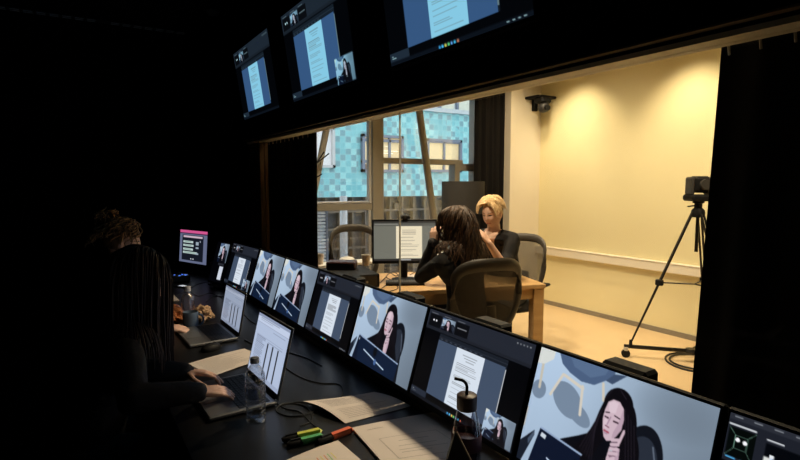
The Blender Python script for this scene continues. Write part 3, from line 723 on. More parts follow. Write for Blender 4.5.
# ------------------------------------------------------------------ laptops
def laptop(label, hinge_far, hinge_near, img, open_deg, depth=.235, sH=.225, group='open laptops on the long desk'):
    a = V(hinge_far); b = V(hinge_near); d = (b-a); W = d.length; c = (a+b)/2; rz = math.atan2(d.y, d.x)
    t = thing('laptop', label, 'laptop', (c.x, c.y, DZ), rz, group)     # local x along hinge, -y towards the user
    bs = MB().box(-W/2, W/2, -depth, 0, .003, .018, bev=.004).build('base', SILVER, t)
    k = MB()
    for r in range(6):
        for q in range(14):
            kw = (W-.03)/14; x = -W/2+.015+q*kw; y = -.020-r*.0185
            k.box(x+.001, x+kw-.001, y-.0165, y, .017, .0195)
    k.build('keyboard', mat('black key caps', (.01, .01, .012), .5, noise_s=50, noise_a=.1), bs)
    MB().box(-.055, .055, -depth+.015, -depth+.085, .0178, .0186).build('touchpad', mat('grey touchpad', (.2, .2, .21), .3, .5, noise_s=50, noise_a=.05), bs)
    MB().cyl((-W*.4, .001, .017), (W*.4, .001, .017), .006, n=12).build('hinge', PLASTIC, t, smooth=True)
    M = TR((0, .002, .019)) @ RX(-math.radians(open_deg-90))
    ld = MB().box(-W/2, W/2, 0, .007, 0, sH, M=M, bev=.003).build('lid', SILVER, t)
    MB().box(-W/2+.003, W/2-.003, -.0012, 0, .002, sH-.003, M=M).build('bezel', PLASTIC, ld)
    screen_mesh('screen', img, W-.018, sH-.03, M @ TR((0, -.0022, .020+(sH-.03)/2)), ld)
    MB().ball(M @ V((0, -.0015, sH-.006)), .0022, 8, 6).build('webcam', PLASTIC2, ld)
    for s in (-1, 1):
        for y in (-.02, -depth+.02): MB().cyl((s*W*.42, y, 0), (s*W*.42, y, .004), .006, n=10).build('foot', PLASTIC, t)
    return t
IL = draw_laptop(170, 120)
h1n = atZ(277, 401, DZ+.019); 
h1n.z = 0; h1f = V((h1n.x-.012, h1n.y+.345, 0))
laptop('nearer open silver laptop with a bright table on screen, behind the water bottle', h1f, h1n, IL, 104, .235, .262)
h2n = atZ(238.5, 337, DZ+.019); h2n.z = 0; h2f = V((h2n.x-.01, h2n.y+.345, 0))
laptop('farther open silver laptop with three dark columns on screen, beside the paper bag', h2f, h2n, IL*.85, 101, .235, .222)

# ------------------------------------------------------------------ bottles, mug, snack bags
p = atZ(258, 423, DZ)
t = thing('water_bottle', 'clear ribbed plastic water bottle with a white cap in front of the nearer laptop', 'bottle', (p.x, p.y+.02, DZ))
prof = [(.0, .004), (.022, .003), (.029, .0), (.0325, .008)]
z = .012
while z < .135: prof += [(.0325, z), (.0325, z+.008), (.0305, z+.011), (.0325, z+.014)]; z += .0165
prof += [(.0325, .15), (.031, .163), (.025, .178), (.016, .190), (.0125, .196), (.0125, .205)]
MB().lathe(prof, (0, 0, 0), 28).build('bottle', CLEARP, t, smooth=True)
MB().lathe([(0, .006), (.029, .007), (.0305, .012), (.0295, .05), (.0295, .105), (0, .106)], (0, 0, 0), 24).build('water', WATER, t, smooth=True)
MB().lathe([(0, .217), (.0145, .217), (.015, .214), (.015, .2), (0, .2)], (0, 0, 0), 24).build('cap', mat('white translucent cap', (.62, .62, .64), .4, noise_s=40, noise_a=.05), t, smooth=True)
MB().lathe([(.0330, .085), (.0332, .087), (.0332, .118), (.0330, .12)], (0, 0, 0), 28, close=True).build('label_band', glass_mat('thin printed label', (.75, .78, .84), .08, .3, .4), t, smooth=True)
p = atZ(186.5, 326, DZ)
t = thing('water_bottle', 'plain clear bottle with a white cap standing beyond the mug', 'bottle', (p.x+.02, p.y+.05, DZ))
MB().lathe([(0, .002), (.033, .0), (.036, .01), (.036, .13), (.034, .15), (.026, .165), (.017, .172), (.015, .178), (.015, .187)], (0, 0, 0), 28).build('bottle', CLEARP, t, smooth=True)
MB().lathe([(0, .214), (.017, .214), (.018, .21), (.018, .187), (0, .187)], (0, 0, 0), 24).build('cap', MC['white translucent cap'], t, smooth=True)
MB().lathe([(0, .006), (.033, .007), (.0335, .07), (0, .071)], (0, 0, 0), 24).build('water', WATER, t, smooth=True)
p = atZ(188, 327, DZ)
t = thing('mug', 'dark blue grey mug with a light rim in front of the plain bottle', 'mug', (p.x+.01, p.y-.03, DZ))
MB().lathe([(0, 0), (.036, 0), (.040, .006), (.041, .088), (.039, .092), (.037, .088), (.036, .010), (0, .009)], (0, 0, 0), 28).build('body', mat('blue grey ceramic', (.09, .13, .19), .35, noise_s=20, noise_a=.5), t, smooth=True)
MB().tube([(.04*math.cos(-.4)+.028*math.sin(a)*.9, .04*math.sin(-.4)-.012, .048-.03*math.cos(a)) for a in np.linspace(0.1, PI-.1, 10)], .0055, 8).build('handle', MC['blue grey ceramic'], t, smooth=True)
def crumple(name, label, cat, loc, r, m, seed, rot=0, amp=.35):
    mb = MB().ball((0, 0, 0), 1, 30, 20); out = []
    for v in mb.v:
        n1 = noise.noise(v*2.1+V((seed, 0, 0))); n2 = noise.noise(v*5+V((0, seed, 0)))
        k = 1+amp*n1+amp*.6*abs(n2); w = V((v.x*r[0]*k, v.y*r[1]*k, v.z*r[2]*k+r[2]*.92)); w.z = max(w.z, 0); out.append(w)
    mb.v = out; o = mb.build(name, m, None, smooth=False); o.location = loc; o.rotation_euler = (0, 0, rot); return tag(o, label, cat)
p = atZ(178, 330, DZ)
crumple('snack_bag', 'crumpled orange snack bag around the far bottle', 'bag', (p.x-.01, p.y+.19, DZ), (.07, .11, .05), mat('glossy orange foil', (.55, .20, .08), .3, noise_s=18, noise_a=.8, coat=.5), 2.3, .3)
p = atZ(201, 323, DZ)
crumple('paper_bag', 'crumpled tan paper bag beside the mug', 'bag', (p.x+.02, p.y+.04, DZ), (.045, .065, .042), mat('tan paper', (.48, .30, .17), .8, noise_s=25, noise_a=.4), 5.1, -.4, .5)

# flask with straw
p = atZ(466, 472, DZ)
fl = thing('flask', 'glass drinking flask with brown lid and bent black straw', 'bottle', (p.x, p.y, DZ))
fs = 1.0
MB().lathe([(0, .003), (.036, .0), (.040, .01), (.040, .10), (.038, .125), (.031, .160), (.0265, .178), (.0255, .186)], (0, 0, 0), 32).build('bottle', glass_mat('clear glass', (.93, .95, .98), .12, .1, .75), fl, smooth=True)
MB().lathe([(0, .006), (.037, .008), (.037, .085), (.0365, .098), (0, .099)], (0, 0, 0), 28).build('drink', mat('dark cola drink', (.035, .012, .014), .2, noise_s=10, noise_a=.2), fl, smooth=True)
MB().lathe([(.0408, .072), (.0416, .074), (.0416, .112), (.0400, .114)], (0, 0, 0), 32, close=True).build('grip_band', mat('maroon sleeve', (.07, .02, .025), .5, noise_s=20, noise_a=.2), fl, smooth=True)
MB().lathe([(0, .222), (.024, .222), (.0275, .219), (.0275, .182), (.026, .180), (0, .180)], (0, 0, 0), 28).build('lid', mat('brown lid', (.045, .022, .018), .45, noise_s=30, noise_a=.2), fl, smooth=True)
sdir = -cr
st = [V((0, 0, .222)), V((0, 0, .232)), V((0, 0, .240))]+[V((0, 0, .240))+sdir*(.022*(1-math.cos(a)))*1.0+Z*.022*math.sin(a) for a in np.linspace(.2, 1.2, 6)]
st.append(st[-1]+(sdir*.02+Z*.005))
MB().tube(st, .0042, 10).build('straw', PLASTIC, fl, smooth=True)
# dark folded card standing in front of the flask
a0 = atZ(438, 492, DZ); b0 = atZ(486, 492, DZ)
tc = thing('tent_card', 'dark folded card standing in front of the flask, pale cut edge', 'card', ((a0.x+b0.x)/2, (a0.y+b0.y)/2, DZ))
ax = (b0-a0).normalized(); ap = atD(456, 431, 1.07)-tc.location
f2 = V((-ax.y, ax.x, 0))*.03
L0 = a0-tc.location; R0 = b0-tc.location
mb = MB(); mb.add([L0, R0, ap, L0+f2, R0+f2, ap+f2*.3], [(0, 1, 2), (3, 5, 4), (0, 3, 4, 1), (0, 2, 5, 3), (1, 4, 5, 2)]); mb.build('card', mat('dark board', (.012, .011, .012), .6, noise_s=20, noise_a=.2), tc)
MB().tube([R0+V((0, 0, .004)), ap], .0022, 6).build('cut_edge', mat('tan cut edge', (.45, .32, .20), .7, noise_s=20, noise_a=.1), tc)

# ------------------------------------------------------------------ papers
def sheet(name, label, corners, thick, curl, lines, cat='paper', marks=None, frame=None, group=None, rough_edge=0):
    """corners: near-left, near-right, far-right, far-left on the desk; curl(u,v)->height"""
    cs = [V((c.x, c.y, 0)) for c in corners]; o0 = sum(cs, V())/4
    t = thing(name, label, cat, (o0.x, o0.y, DZ), 0, group); n = 22
    def P3(u, v, dz=0):
        q = (cs[0]*(1-u)+cs[1]*u)*(1-v)+(cs[3]*(1-u)+cs[2]*u)*v-o0; return V((q.x, q.y, .001+curl(u, v)+dz))
    mb = MB(); vs = [P3(i/n, j/n, thick) for j in range(n+1) for i in range(n+1)]+[P3(i/n, j/n, 0) for j in range(n+1) for i in range(n+1)]
    W = n+1; off = W*W; fs = []
    for j in range(n):
        for i in range(n): k = j*W+i; fs.append((k, k+1, k+W+1, k+W)); fs.append((off+k, off+k+W, off+k+W+1, off+k+1))
    for i in range(n):
        fs += [(i, off+i, off+i+1, i+1), (n*W+i, n*W+i+1, off+n*W+i+1, off+n*W+i), (i*W, (i+1)*W, off+(i+1)*W, off+i*W), (i*W+n, off+i*W+n, off+(i+1)*W+n, (i+1)*W+n)]
    mb.add(vs, fs); mb.build('page', PAPER, t, smooth=True)
    pr = MB()
    def ln(u0, v0, u1, v1, w, mi=0):
        k = 14; a = [P3(u0+(u1-u0)*i/k, v0+(v1-v0)*i/k, thick+.0004) for i in range(k+1)]; dd = (a[-1]-a[0]).normalized(); pp = V((-dd.y, dd.x, 0))*w
        vs = [q+pp for q in a]+[q-pp for q in a]; pr.add(vs, [(i, i+1, k+2+i, k+1+i) for i in range(k)], mi)
    for q in lines: ln(*q)
    pr.build('printed_text', [INK, mat('orange marker ink', (.7, .25, .12), .7, noise_s=20, noise_a=.1), mat('yellow marker ink', (.75, .65, .12), .7, noise_s=20, noise_a=.1), mat('green marker ink', (.2, .5, .2), .7, noise_s=20, noise_a=.1)], t, fix=False)
    return t
rnd = random.Random(8)
cA = [atZ(345, 424, DZ), atZ(303, 405, DZ), atZ(374, 393, DZ), atZ(411, 407, DZ)]   # left page edge first
def along(v0, v1, n, u0=.08, u1=.92, w=.0009, vary=.25):
    return [(u0, v0+(v1-v0)*i/(n-1), u1-rnd.uniform(0, vary), v0+(v1-v0)*i/(n-1), w) for i in range(n)]
lnA = [(u0, v, u1, v, w) for (u0, v, u1, v2, w) in []]
lnA = [(.10+.78*i/17, .12, .10+.78*i/17, .55+rnd.uniform(-.1, .28), .0008) for i in range(18) if i not in (7, 8)]
sheet('document', 'curled printed sheet folded over, beside the orange highlighter', cA, .0012, lambda u, v: .014*math.sin(PI*min(1, max(0, u)))*(1-v*.4)+.012*(1-v)**2*u+.002*v**3, lnA, 'paper')
cB = [atZ(352, 430, DZ), atZ(433, 415, DZ), atZ(540, 476, DZ), atZ(404, 490, DZ)]
lnB = [(.20, .10, .38, .085, .0007)]+[(.2, .38, .82, .30, .0007), (.24, .54, .88, .46, .0007), (.2, .38, .24, .54, .0007), (.82, .30, .88, .46, .0007)]
lnB = [(.12, .10, .30, .10, .0007), (.15, .28, .75, .28, .0006), (.15, .62, .75, .62, .0006), (.15, .28, .15, .62, .0006), (.75, .28, .75, .62, .0006),
       (.3, .36, .6, .36, .0009), (.25, .44, .62, .44, .0008), (.22, .5, .68, .5, .0008), (.22, .54, .5, .54, .0008)]+[(.15, .70+.05*i, .72-rnd.uniform(0, .2), .70+.05*i, .0007) for i in range(5)]
sheet('document', 'thick printed booklet lying flat, partly shaded by the monitors', cB, .007, lambda u, v: .004*math.sin(u*3)*(1-u)+.003*u*u, lnB, 'booklet')
cC = [atZ(283, 462, DZ), atZ(338, 441, DZ), atZ(372, 470, DZ), atZ(300, 500, DZ)]
lnC = [(.48+.06*i, .26, .48+.06*i, .62-.04*i, .0013, (1, 2, 1, 3, 2)[i]) for i in range(5)]+[(.2, .5+.06*i, .4, .5+.06*i, .0007) for i in range(3)]
sheet('document', 'sheet with yellow and red marker strokes, below the highlighters', cC, .001, lambda u, v: .003*math.sin(u*3), lnC, 'paper')
cD = [atZ(188, 364, DZ), atZ(212, 377, DZ), atZ(268, 358, DZ), atZ(244, 349, DZ)]
lnD = [(.1+.8*i/14, .08, .1+.8*i/14, .6+rnd.uniform(-.2, .3), .0009) for i in range(15)]
sheet('document', 'printed sheet lying between the two laptops', cD, .001, lambda u, v: .003*math.sin(v*3), lnD, 'paper')
p = atZ(164, 300, DZ)
tag(MB().box(-.10, .10, -.13, .13, 0, .012, bev=.003).xf(TR((p.x-.02, p.y+.03, DZ))).build('notepad', PAPER), 'white notepad behind the orange snack bag', 'notepad')

# highlighters
def highlighter(label, pt, pc, col, nm):
    a = atZ(*pt, DZ+.009); b = atZ(*pc, DZ+.009); d = (b-a); L = min(d.length, .125); d.normalize(); rz = math.atan2(d.y, d.x)
    t = thing('highlighter', label, 'highlighter', (a.x, a.y, DZ), rz, 'highlighters')
    MB().tube([(0, 0, .010), (.0, 0, .010), (L*.6, 0, .010)], 1, 4, flat=(.0155, .0125, (0, .7, .7))).build('barrel', mat(nm, col, .4, noise_s=30, noise_a=.05), t)
    MB().tube([(L*.56, 0, .0098), (L*.93, 0, .0098), (L, 0, .0098)], [1, 1, .6], 10, flat=(.0118, .0095, (0, 1, 0))).build('cap', PLASTIC, t, smooth=True)
    MB().box(L*.6, L*.9, -.003, .003, .018, .023).build('clip', PLASTIC, t)
    MB().box(L*.1, L*.45, -.006, .006, .0183, .0186).build('imprint', mat('pale imprint', (.7, .7, .6), .6, noise_s=40, noise_a=.1), t)
highlighter('yellow highlighter with a black cap, behind the green one', (319, 431.5), (282, 440), (.62, .62, .08), 'yellow barrel')
highlighter('green highlighter with a black cap', (321, 437), (287, 445), (.10, .42, .14), 'green barrel')
highlighter('orange red highlighter with a black cap', (350, 430), (318, 442), (.80, .16, .06), 'orange barrel')

# ------------------------------------------------------------------ cables and small devices on the control desk
def cable(label, pts, r=.0021, m=PLASTIC, z=None, name='cable'):
    """smooth cable through desk pixels"""
    P3 = []
    for q in pts:
        P3.append(atZ(q[0], q[1], (DZ if z is None else z)+r))
    out = []
    k = len(P3)
    for i in range(k-1):
        p0 = P3[max(i-1, 0)]; p1 = P3[i]; p2 = P3[i+1]; p3 = P3[min(i+2, k-1)]
        for s in range(7):
            t = s/7; out.append(.5*((2*p1)+(p2-p0)*t+(2*p0-5*p1+4*p2-p3)*t*t+(-p0+3*p1-3*p2+p3)*t**3))
    out.append(P3[-1]); b = sum(out, V())/len(out); b.z = DZ if z is None else z
    o = MB().tube([q-b for q in out], r, 7).build(name, m, None, smooth=True); o.location = b
    return tag(o, label, 'cable')
CB = mat('black rubber cable', (.012, .012, .012), .5, noise_s=40, noise_a=.1)
cable('thin black cable looping from the nearer laptop toward the document screen', [(283, 366), (300, 377), (320, 383), (338, 384), (343, 391), (338, 401), (332, 404)], m=CB)
cable('black cable lying in a coil between the water bottle and curled sheet', [(280, 405), (300, 402), (318, 406), (308, 414), (288, 416), (276, 410), (286, 403), (306, 407), (312, 420), (300, 426)], m=CB)
cable('black cable running past the bottle foot to the highlighters', [(270, 398), (284, 408), (300, 412), (312, 424), (322, 430)], m=CB)
cable('thin cable crossing behind the nearer laptop lid', [(244, 340), (262, 347), (286, 352), (306, 358), (322, 366)], m=CB)
cable('grey cable curving below the magenta topped screen', [(182, 300), (194, 286), (214, 281), (232, 284), (240, 296)], m=mat('grey cable', (.08, .08, .09), .4, noise_s=40, noise_a=.1))
cable('cable tangled behind the farther laptop', [(206, 302), (216, 296), (232, 300), (240, 310), (252, 322), (268, 328), (280, 340)], m=CB)
cable('cable lying between mug and the small blue lit device', [(176, 296), (188, 291), (198, 296), (210, 293), (222, 298)], m=MC['grey cable'])
p = atZ(180, 281, DZ)
t = thing('audio_interface', 'small desk device with blue lights below the magenta topped screen', 'device', (p.x, p.y, DZ))
MB().box(-.07, .07, -.06, .06, 0, .05, bev=.006).build('casing', PLASTIC2, t)
rnd = random.Random(12); BL = mat('blue indicator light', (.10, .25, .9), .4, emit=1.0, noise_s=20, noise_a=.05)
for i in range(9): yy = rnd.uniform(-.05, .05); xx = rnd.uniform(-.06, .05); MB().box(xx, xx+.012, yy-.006, yy+.006, .05, .053).build('indicator', BL, t)
MB().cyl((.0, -.0, .05), (.0, .0, .07), .014, n=16).build('knob', PLASTIC, t, smooth=True)
p = atZ(187, 284, DZ)
t = thing('phone', 'lit phone lying on the desk beside the blue lit device', 'phone', (p.x-.05, p.y-.1, DZ), .4)
MB().box(-.035, .035, -.07, .07, 0, .008, bev=.003).build('casing', PLASTIC, t)
MB().box(-.02, .02, -.03, .03, .0081, .0088).build('display', mat('white lit display', (.75, .8, .9), .4, emit=.55, noise_s=5, noise_a=.1), t)
p = atZ(213, 284, DZ)
t = thing('microphone', 'short desk microphone standing below the narrow strip screen', 'microphone', (p.x, p.y, DZ))
MB().lathe([(0, 0), (.04, 0), (.04, .008), (.012, .014), (.009, .06), (.009, .12)], (0, 0, 0), 20).build('stand', PLASTIC2, t, smooth=True)
MB().lathe([(0, .115), (.015, .12), (.017, .15), (.014, .175), (0, .182)], (0, 0, 0), 20).build('head', mat('grey mesh metal', (.25, .25, .27), .4, .7, noise_s=90, noise_a=.3), t, smooth=True)
p = atZ(160, 352, DZ)
t = thing('computer_mouse', 'black mouse beside the farther laptop', 'mouse', (atZ(211, 350, DZ).x, atZ(211, 350, DZ).y, DZ), .4)
MB().lathe([(0, 0), (.03, 0), (.032, .008), (.028, .022), (.016, .031), (0, .034)], (0, 0, 0), 24, sx=1.6).build('shell', PLASTIC, t, smooth=True)
MB().cyl((.02, -.003, .031), (.02, .003, .031), .005, n=10).build('wheel', PLASTIC2, t)

# ------------------------------------------------------------------ back room furniture
DK = .74
A0 = atZ(546, 284, DK); dd = V((-.95, .31, 0)).normalized(); pd = V((.31, .95, 0)).normalized()
ang = math.atan2(-dd.y, -dd.x)
dkb = thing('oak_desk', 'light oak desk between the two seated women in the back room', 'desk', (A0.x, A0.y, 0), ang)   # local -x leftwards, +y away
DW, DD = 1.56, .80
MB().box(-DW, 0, 0, DD, DK-.035, DK, bev=.004).build('desktop', WOOD, dkb)
for x0, x1 in ((-.095, -.008), (-DW+.008, -DW+.095)):
    for y0 in (.01, DD-.095): MB().box(x0, x1, y0, y0+.085, 0, DK-.035, bev=.003).build('leg', WOOD, dkb)
MB().box(-DW+.095, -.095, .03, .055, DK-.12, DK-.035).build('apron', WOOD, dkb); MB().box(-DW+.095, -.095, DD-.055, DD-.03, DK-.12, DK-.035).build('apron', WOOD, dkb)
WD = mat('white desk laminate', (.80, .78, .74), .4, noise_s=20, noise_a=.03)
d2 = thing('white_table', 'narrow raised white table between the oak desk and the empty chair', 'table', (2.45, 4.13, 0), 0)
MB().box(-.70, .75, -.08, .09, .805, .83, bev=.004).build('tabletop', WD, d2)
for x in (-.68, .70):
    for y in (-.07, .055): MB().box(x, x+.025, y, y+.025, 0, .805).build('leg', METAL, d2)
# back-room monitor
mp = V((2.305, 3.565, DK)); vw = atD(407, 240, 4.2); MW = .53; MH = .36
dir_ = math.atan2(cr.y, cr.x)
bm_ = monitor('monitor on the oak desk showing a bright document page', mp, dir_+.06, draw_back(130, 86), W=MW, H=MH, tilt=math.radians(4), lift=.135, back=.05, bez=(.014, .016, .022))
wc = thing('webcam', 'small black webcam clipped on top of the oak desk monitor', 'webcam', mp+V((0, 0, .135+MH)), dir_+.06)
MB().box(-.045, .045, -.075, -.03, .006, .036, bev=.009).build('body', PLASTIC, wc); MB().cyl((0, -.078, .021), (0, -.07, .021), .011, n=16).build('lens', PLASTIC2, wc, smooth=True); MB().box(-.02, .02, -.06, -.01, -.02, .008).build('clip', PLASTIC, wc)
# keyboard
p = (atZ(390, 285, DK)+atZ(420, 290, DK))/2
p = atZ(405, 284.2, DK)
kb = thing('keyboard', 'black keyboard with pale keys on the oak desk', 'keyboard', (p.x, p.y, DK), ang-.22)
MB().box(-.15, .15, -.065, .065, 0, .022, bev=.004).build('body', PLASTIC, kb)
k = MB()
for r in range(5):
    for q in range(15): k.box(-.145+q*.0193, -.145+q*.0193+.016, -.052+r*.021, -.052+r*.021+.017, .022, .027)
k.build('keys', mat('grey key caps', (.06, .055, .05), .5, noise_s=40, noise_a=.2), kb)
# wide device, red box, cups, bowl
p = atZ(384, 288, DK)
dv = thing('rack_device', 'wide flat black rack device on the oak desk', 'device', (p.x-.02, p.y+.03, DK), ang+.12)
MB().box(-.42, 0, 0, .42, .006, .105, bev=.004).build('casing', PLASTIC, dv); MB().box(-.40, -.02, -.003, .0, .015, .095).build('front_panel', PLASTIC2, dv)
for x in (-.38, -.04):
    for y in (.03, .38): MB().cyl((x, y, 0), (x, y, .007), .012, n=12).build('foot', PLASTIC, dv)
MB().cyl((-.10, -.006, .05), (-.10, -.002, .05), .009, n=12).build('knob', mat('silver knob', (.5, .5, .5), .3, .8, noise_s=30, noise_a=.1), dv)
p = atD(339, 269.5, 4.05); 
rb = thing('red_box', 'low dark red box on top of the rack device', 'box', (atZ(342, 270, DK+.105).x, atZ(342, 270, DK+.105).y, DK+.105), ang-.3)
MB().box(-.125, .105, -.01, .14, 0, .062, bev=.008).build('casing', mat('dark red casing', (.045, .008, .007), .3, noise_s=10, noise_a=.2), rb); MB().box(-.11, .09, -.012, -.01, .015, .05).build('front_panel', PLASTIC, rb)
CUPM = mat('kraft paper cup', (.74, .66, .58), .6, noise_s=30, noise_a=.1)
def cup(label, loc):
    t = thing('paper_cup', label, 'cup', loc, 0, 'paper cups near the window')
    MB().lathe([(0, 0), (.027, 0), (.028, .003), (.037, .086), (.035, .087), (.026, .006), (0, .005)], (0, 0, 0), 24).build('cup_body', CUPM, t, smooth=True)
    MB().lathe([(.0365, .084), (.039, .086), (.0385, .090), (.036, .089)], (0, 0, 0), 24, close=True).build('rim', WHITE, t, smooth=True)
cp = atZ(366, 265.5, DK+.105); cup('beige paper cup standing on the rack device', (cp.x, cp.y-.0, DK+.105))
p = atY(320, 265, 4.13); cup('beige paper cup on the white table close to the curtain edge', (p.x, 4.13, .83))
p = atY(347, 260, 4.13)
bw = thing('bowl', 'upturned white bowl on the white table in front of the empty chair', 'bowl', (p.x, p.y, .83)); bw.scale = (1.1, 1.1, .6)
MB().lathe([(0, .075), (.02, .074), (.05, .062), (.062, .04), (.066, .02), (.06, .0), (0, 0)], (0, 0, 0), 24).build('body', WHITE, bw, smooth=True); MB().lathe([(0, .078), (.018, .078), (.02, .072), (0, .072)], (0, 0, 0), 18).build('foot_ring', WHITE, bw, smooth=True)
# sheets and cables on the oak desk
def desk_flat(name, label, cat, x, y, w, h, rot, z, m, th=.001):
    o = MB().box(-w/2, w/2, -h/2, h/2, 0, th).build(name, m); o.location = (x, y, z); o.rotation_euler = (0, 0, rot); return tag(o, label, cat)
p = atZ(432, 276, DK); desk_flat('paper_sheet', 'loose white sheet under the monitor on the oak desk', 'paper', p.x-.05, p.y+.05, .28, .2, ang+.2, DK, PAPER)
p = atZ(386, 283, DK)
for i, q in enumerate(([(372, 282), (378, 284), (384, 279), (390, 273), (396, 276), (402, 272), (408, 270)], [(380, 290), (385, 286), (392, 283), (398, 288), (388, 292)],
                       [(410, 275), (416, 272), (422, 276), (428, 270), (436, 274), (430, 279), (420, 277)], [(386, 277), (392, 280), (399, 277), (394, 272), (388, 274)])):
    cable(['black cable behind the keyboard on the oak desk', 'black cable loop left of the keyboard', 'tangle of cable beneath the bright page monitor', 'short coil of cable between device and monitor foot'][i], q, .0035, CB, z=DK)
# empty-chair and other chairs
MESHF = mesh_mat('chair mesh', (.07, .062, .052), .78)
MESHD = mesh_mat('dense chair mesh', (.035, .03, .026), .80)
def office_chair(label, loc, yaw, hgt=1.05, meshm=MESHF, group=None, w=.235, th=.026):
    """faces local +y; origin at the floor below the seat"""
    t = thing('office_chair', label, 'chair', loc, yaw, group); zb = .52; H = hgt-zb
    ring = []; K = 40
    for i in range(K):
        a = 2*PI*i/K; c, s = math.cos(a), math.sin(a); e = .62
        x = math.copysign(abs(c)**e, c)*w*(1.0+.12*s if s > 0 else 1+.28*s); zz = zb+H/2+math.copysign(abs(s)**e, s)*(H/2-th*.8)
        y = -.24-.05*((zz-zb)/H)**2+.06*(x/w)**2-.0
        ring.append(V((x, y, zz)))
    rr = [1.0+.55*max(0, math.sin(2*PI*i/K))**2 for i in range(K)]
    MB().tube(ring, rr, 10, closed=True, flat=(th, .013, (0, 0, 1))).build('back_frame', DARKFRAME, t, smooth=True)
    mb = MB(); n = 12; vs = []; fs = []
    c0 = sum(ring, V())/K
    for j in range(n+1):
        for p in ring:
            q = c0.lerp(p, j/n); q = V((q.x, -.24-.05*((q.z-zb)/H)**2+.06*(q.x/w)**2+.012*(1-(j/n)**2), q.z)); vs.append(q)
    for j in range(n):
        for i in range(K): fs.append((j*K+i, j*K+(i+1) % K, (j+1)*K+(i+1) % K, (j+1)*K+i))
    mb.add(vs, fs); mb.build('mesh_back', meshm, t, smooth=True)
    mb = MB().ball((0, 0, 0), (.245, .235, .045), 28, 12); mb.v = [V((math.copysign(abs(v.x/.245)**.7*.245, v.x), math.copysign(abs(v.y/.235)**.7*.235, v.y), .455+v.z)) for v in mb.v]
    mb.build('seat', mat('black seat fabric', (.02, .018, .018), .9, noise_s=60, noise_a=.3), t, smooth=True)
    MB().tube([(0, -.05, .40), (0, -.2, .41), (0, -.27, .50), (0, -.275, .62), (0, -.262, .72)], 1, 10, flat=(.035, .012, (1, 0, 0))).build('back_support', PLASTIC2, t, smooth=True)
    MB().cyl((0, 0, .10), (0, 0, .42), .025, n=16).build('gas_column', PLASTIC2, t, smooth=True)
    for s in (-1, 1):
        MB().tube([(s*.2, 0, .42), (s*.28, -.01, .44), (s*.29, -.02, .55), (s*.285, -.02, .64)], 1, 8, flat=(.018, .012, (0, 1, 0))).build('armrest', PLASTIC2, t, smooth=True)
        MB().box(s*.285-.035, s*.285+.035, -.14, .10, .64, .665, bev=.01).build('arm_pad', PLASTIC, t)
    for i in range(5):
        a = 2*PI*i/5+.3; c, s = math.cos(a), math.sin(a)
        lg = MB().tube([(0, 0, .11), (c*.15, s*.15, .10), (c*.29, s*.29, .07)], [1, .8, .55], 8, flat=(.03, .02, (-s, c, 0))).build('base_leg', PLASTIC2, t, smooth=True)
        MB().cyl((c*.29-s*.02, s*.29+c*.02, .03), (c*.29+s*.02, s*.29-c*.02, .03), .03, n=16).build('caster', PLASTIC, lg, smooth=True)
    return t
yaw_of = lambda fx, fy: math.atan2(fy, fx)-PI/2
ch_n = atD(483, 285, 3.42); 
office_chair('mesh office chair seen from behind, occupied by the long haired woman', (ch_n.x+.10, ch_n.y+.22, 0), yaw_of(.22, .97), 1.02, MESHD, 'office chairs in the back room', .245, .028)
ch_b = atD(526, 255, 4.70)
office_chair('office chair behind the blonde woman, by the yellow wall', (ch_b.x-.19, ch_b.y+.0, 0), yaw_of(-.95, -.25), 1.05, MESHF, 'office chairs in the back room', .22, .024)
ch_e = atD(348, 250, 5.02)
office_chair('empty office chair in front of the tall window', (ch_e.x, ch_e.y-.30, 0), yaw_of(-.1, -1) , 1.12, mesh_mat('light chair mesh', (.10, .08, .06), .40), 'office chairs in the back room', .235, .024)

# ------------------------------------------------------------------ floor lamp, coat stand, wall camera
p = atD(463, 194, 5.0)
lp = thing('floor_lamp', 'floor lamp with a large black drum shade behind the two women', 'lamp', (p.x, p.y, 0))
zt_ = 1.52+.02; r_ = .205
MB().lathe([(r_, 1.24), (r_, 1.545), (r_-.004, 1.545), (r_-.004, 1.24)], (0, 0, 0), 40, close=True).build('lamp_shade', mat('black lamp fabric', (.018, .016, .015), .8, noise_s=60, noise_a=.3), lp, smooth=True)
MB().cyl((0, 0, .02), (0, 0, 1.40), .011, n=12).build('pole', METAL, lp, smooth=True); MB().lathe([(0, 0), (.14, 0), (.14, .015), (.02, .03), (0, .03)], (0, 0, 0), 30).build('base', PLASTIC2, lp, smooth=True)
MB().ball((0, 0, 1.42), .035, 16, 10).build('bulb', mat('warm bulb', (1, .75, .45), .4, emit=4, noise_s=5, noise_a=.02), lp, smooth=True)
sp_ = MB()
for k in range(3): a = 2*PI*k/3; sp_.cyl((0, 0, 1.38), (math.cos(a)*(r_-.003), math.sin(a)*(r_-.003), 1.38), .003, n=6)
sp_.build('shade_spider', METAL, lp)
Yc = 4.82; a = atY(317, 175, Yc)
cs_ = thing('coat_stand', 'coat stand with slim dark hooks beside the black curtain edge', 'coat stand', (a.x-.03, Yc, 0))
MB().cyl((0, 0, .02), (0, 0, a.z+.15), .014, n=12).build('pole', PLASTIC, cs_, smooth=True); MB().lathe([(0, 0), (.13, 0), (.13, .012), (.02, .03), (0, .03)], (0, 0, 0), 24).build('base', PLASTIC, cs_, smooth=True)
for (qx, qy), (rx, ry) in (((317, 163), (329, 153.5)), ((316, 164), (324, 152)), ((317, 177), (322, 174))):
    u = atY(qx, qy, Yc)-V((a.x-.03, Yc, 0)); v = atY(rx, ry, Yc)-V((a.x-.03, Yc, 0))
    MB().tube([V((0, 0, u.z-.02)), u, v], .007, 8).build('hook', PLASTIC, cs_, smooth=True)
p = atY(540, 103, 4.50)
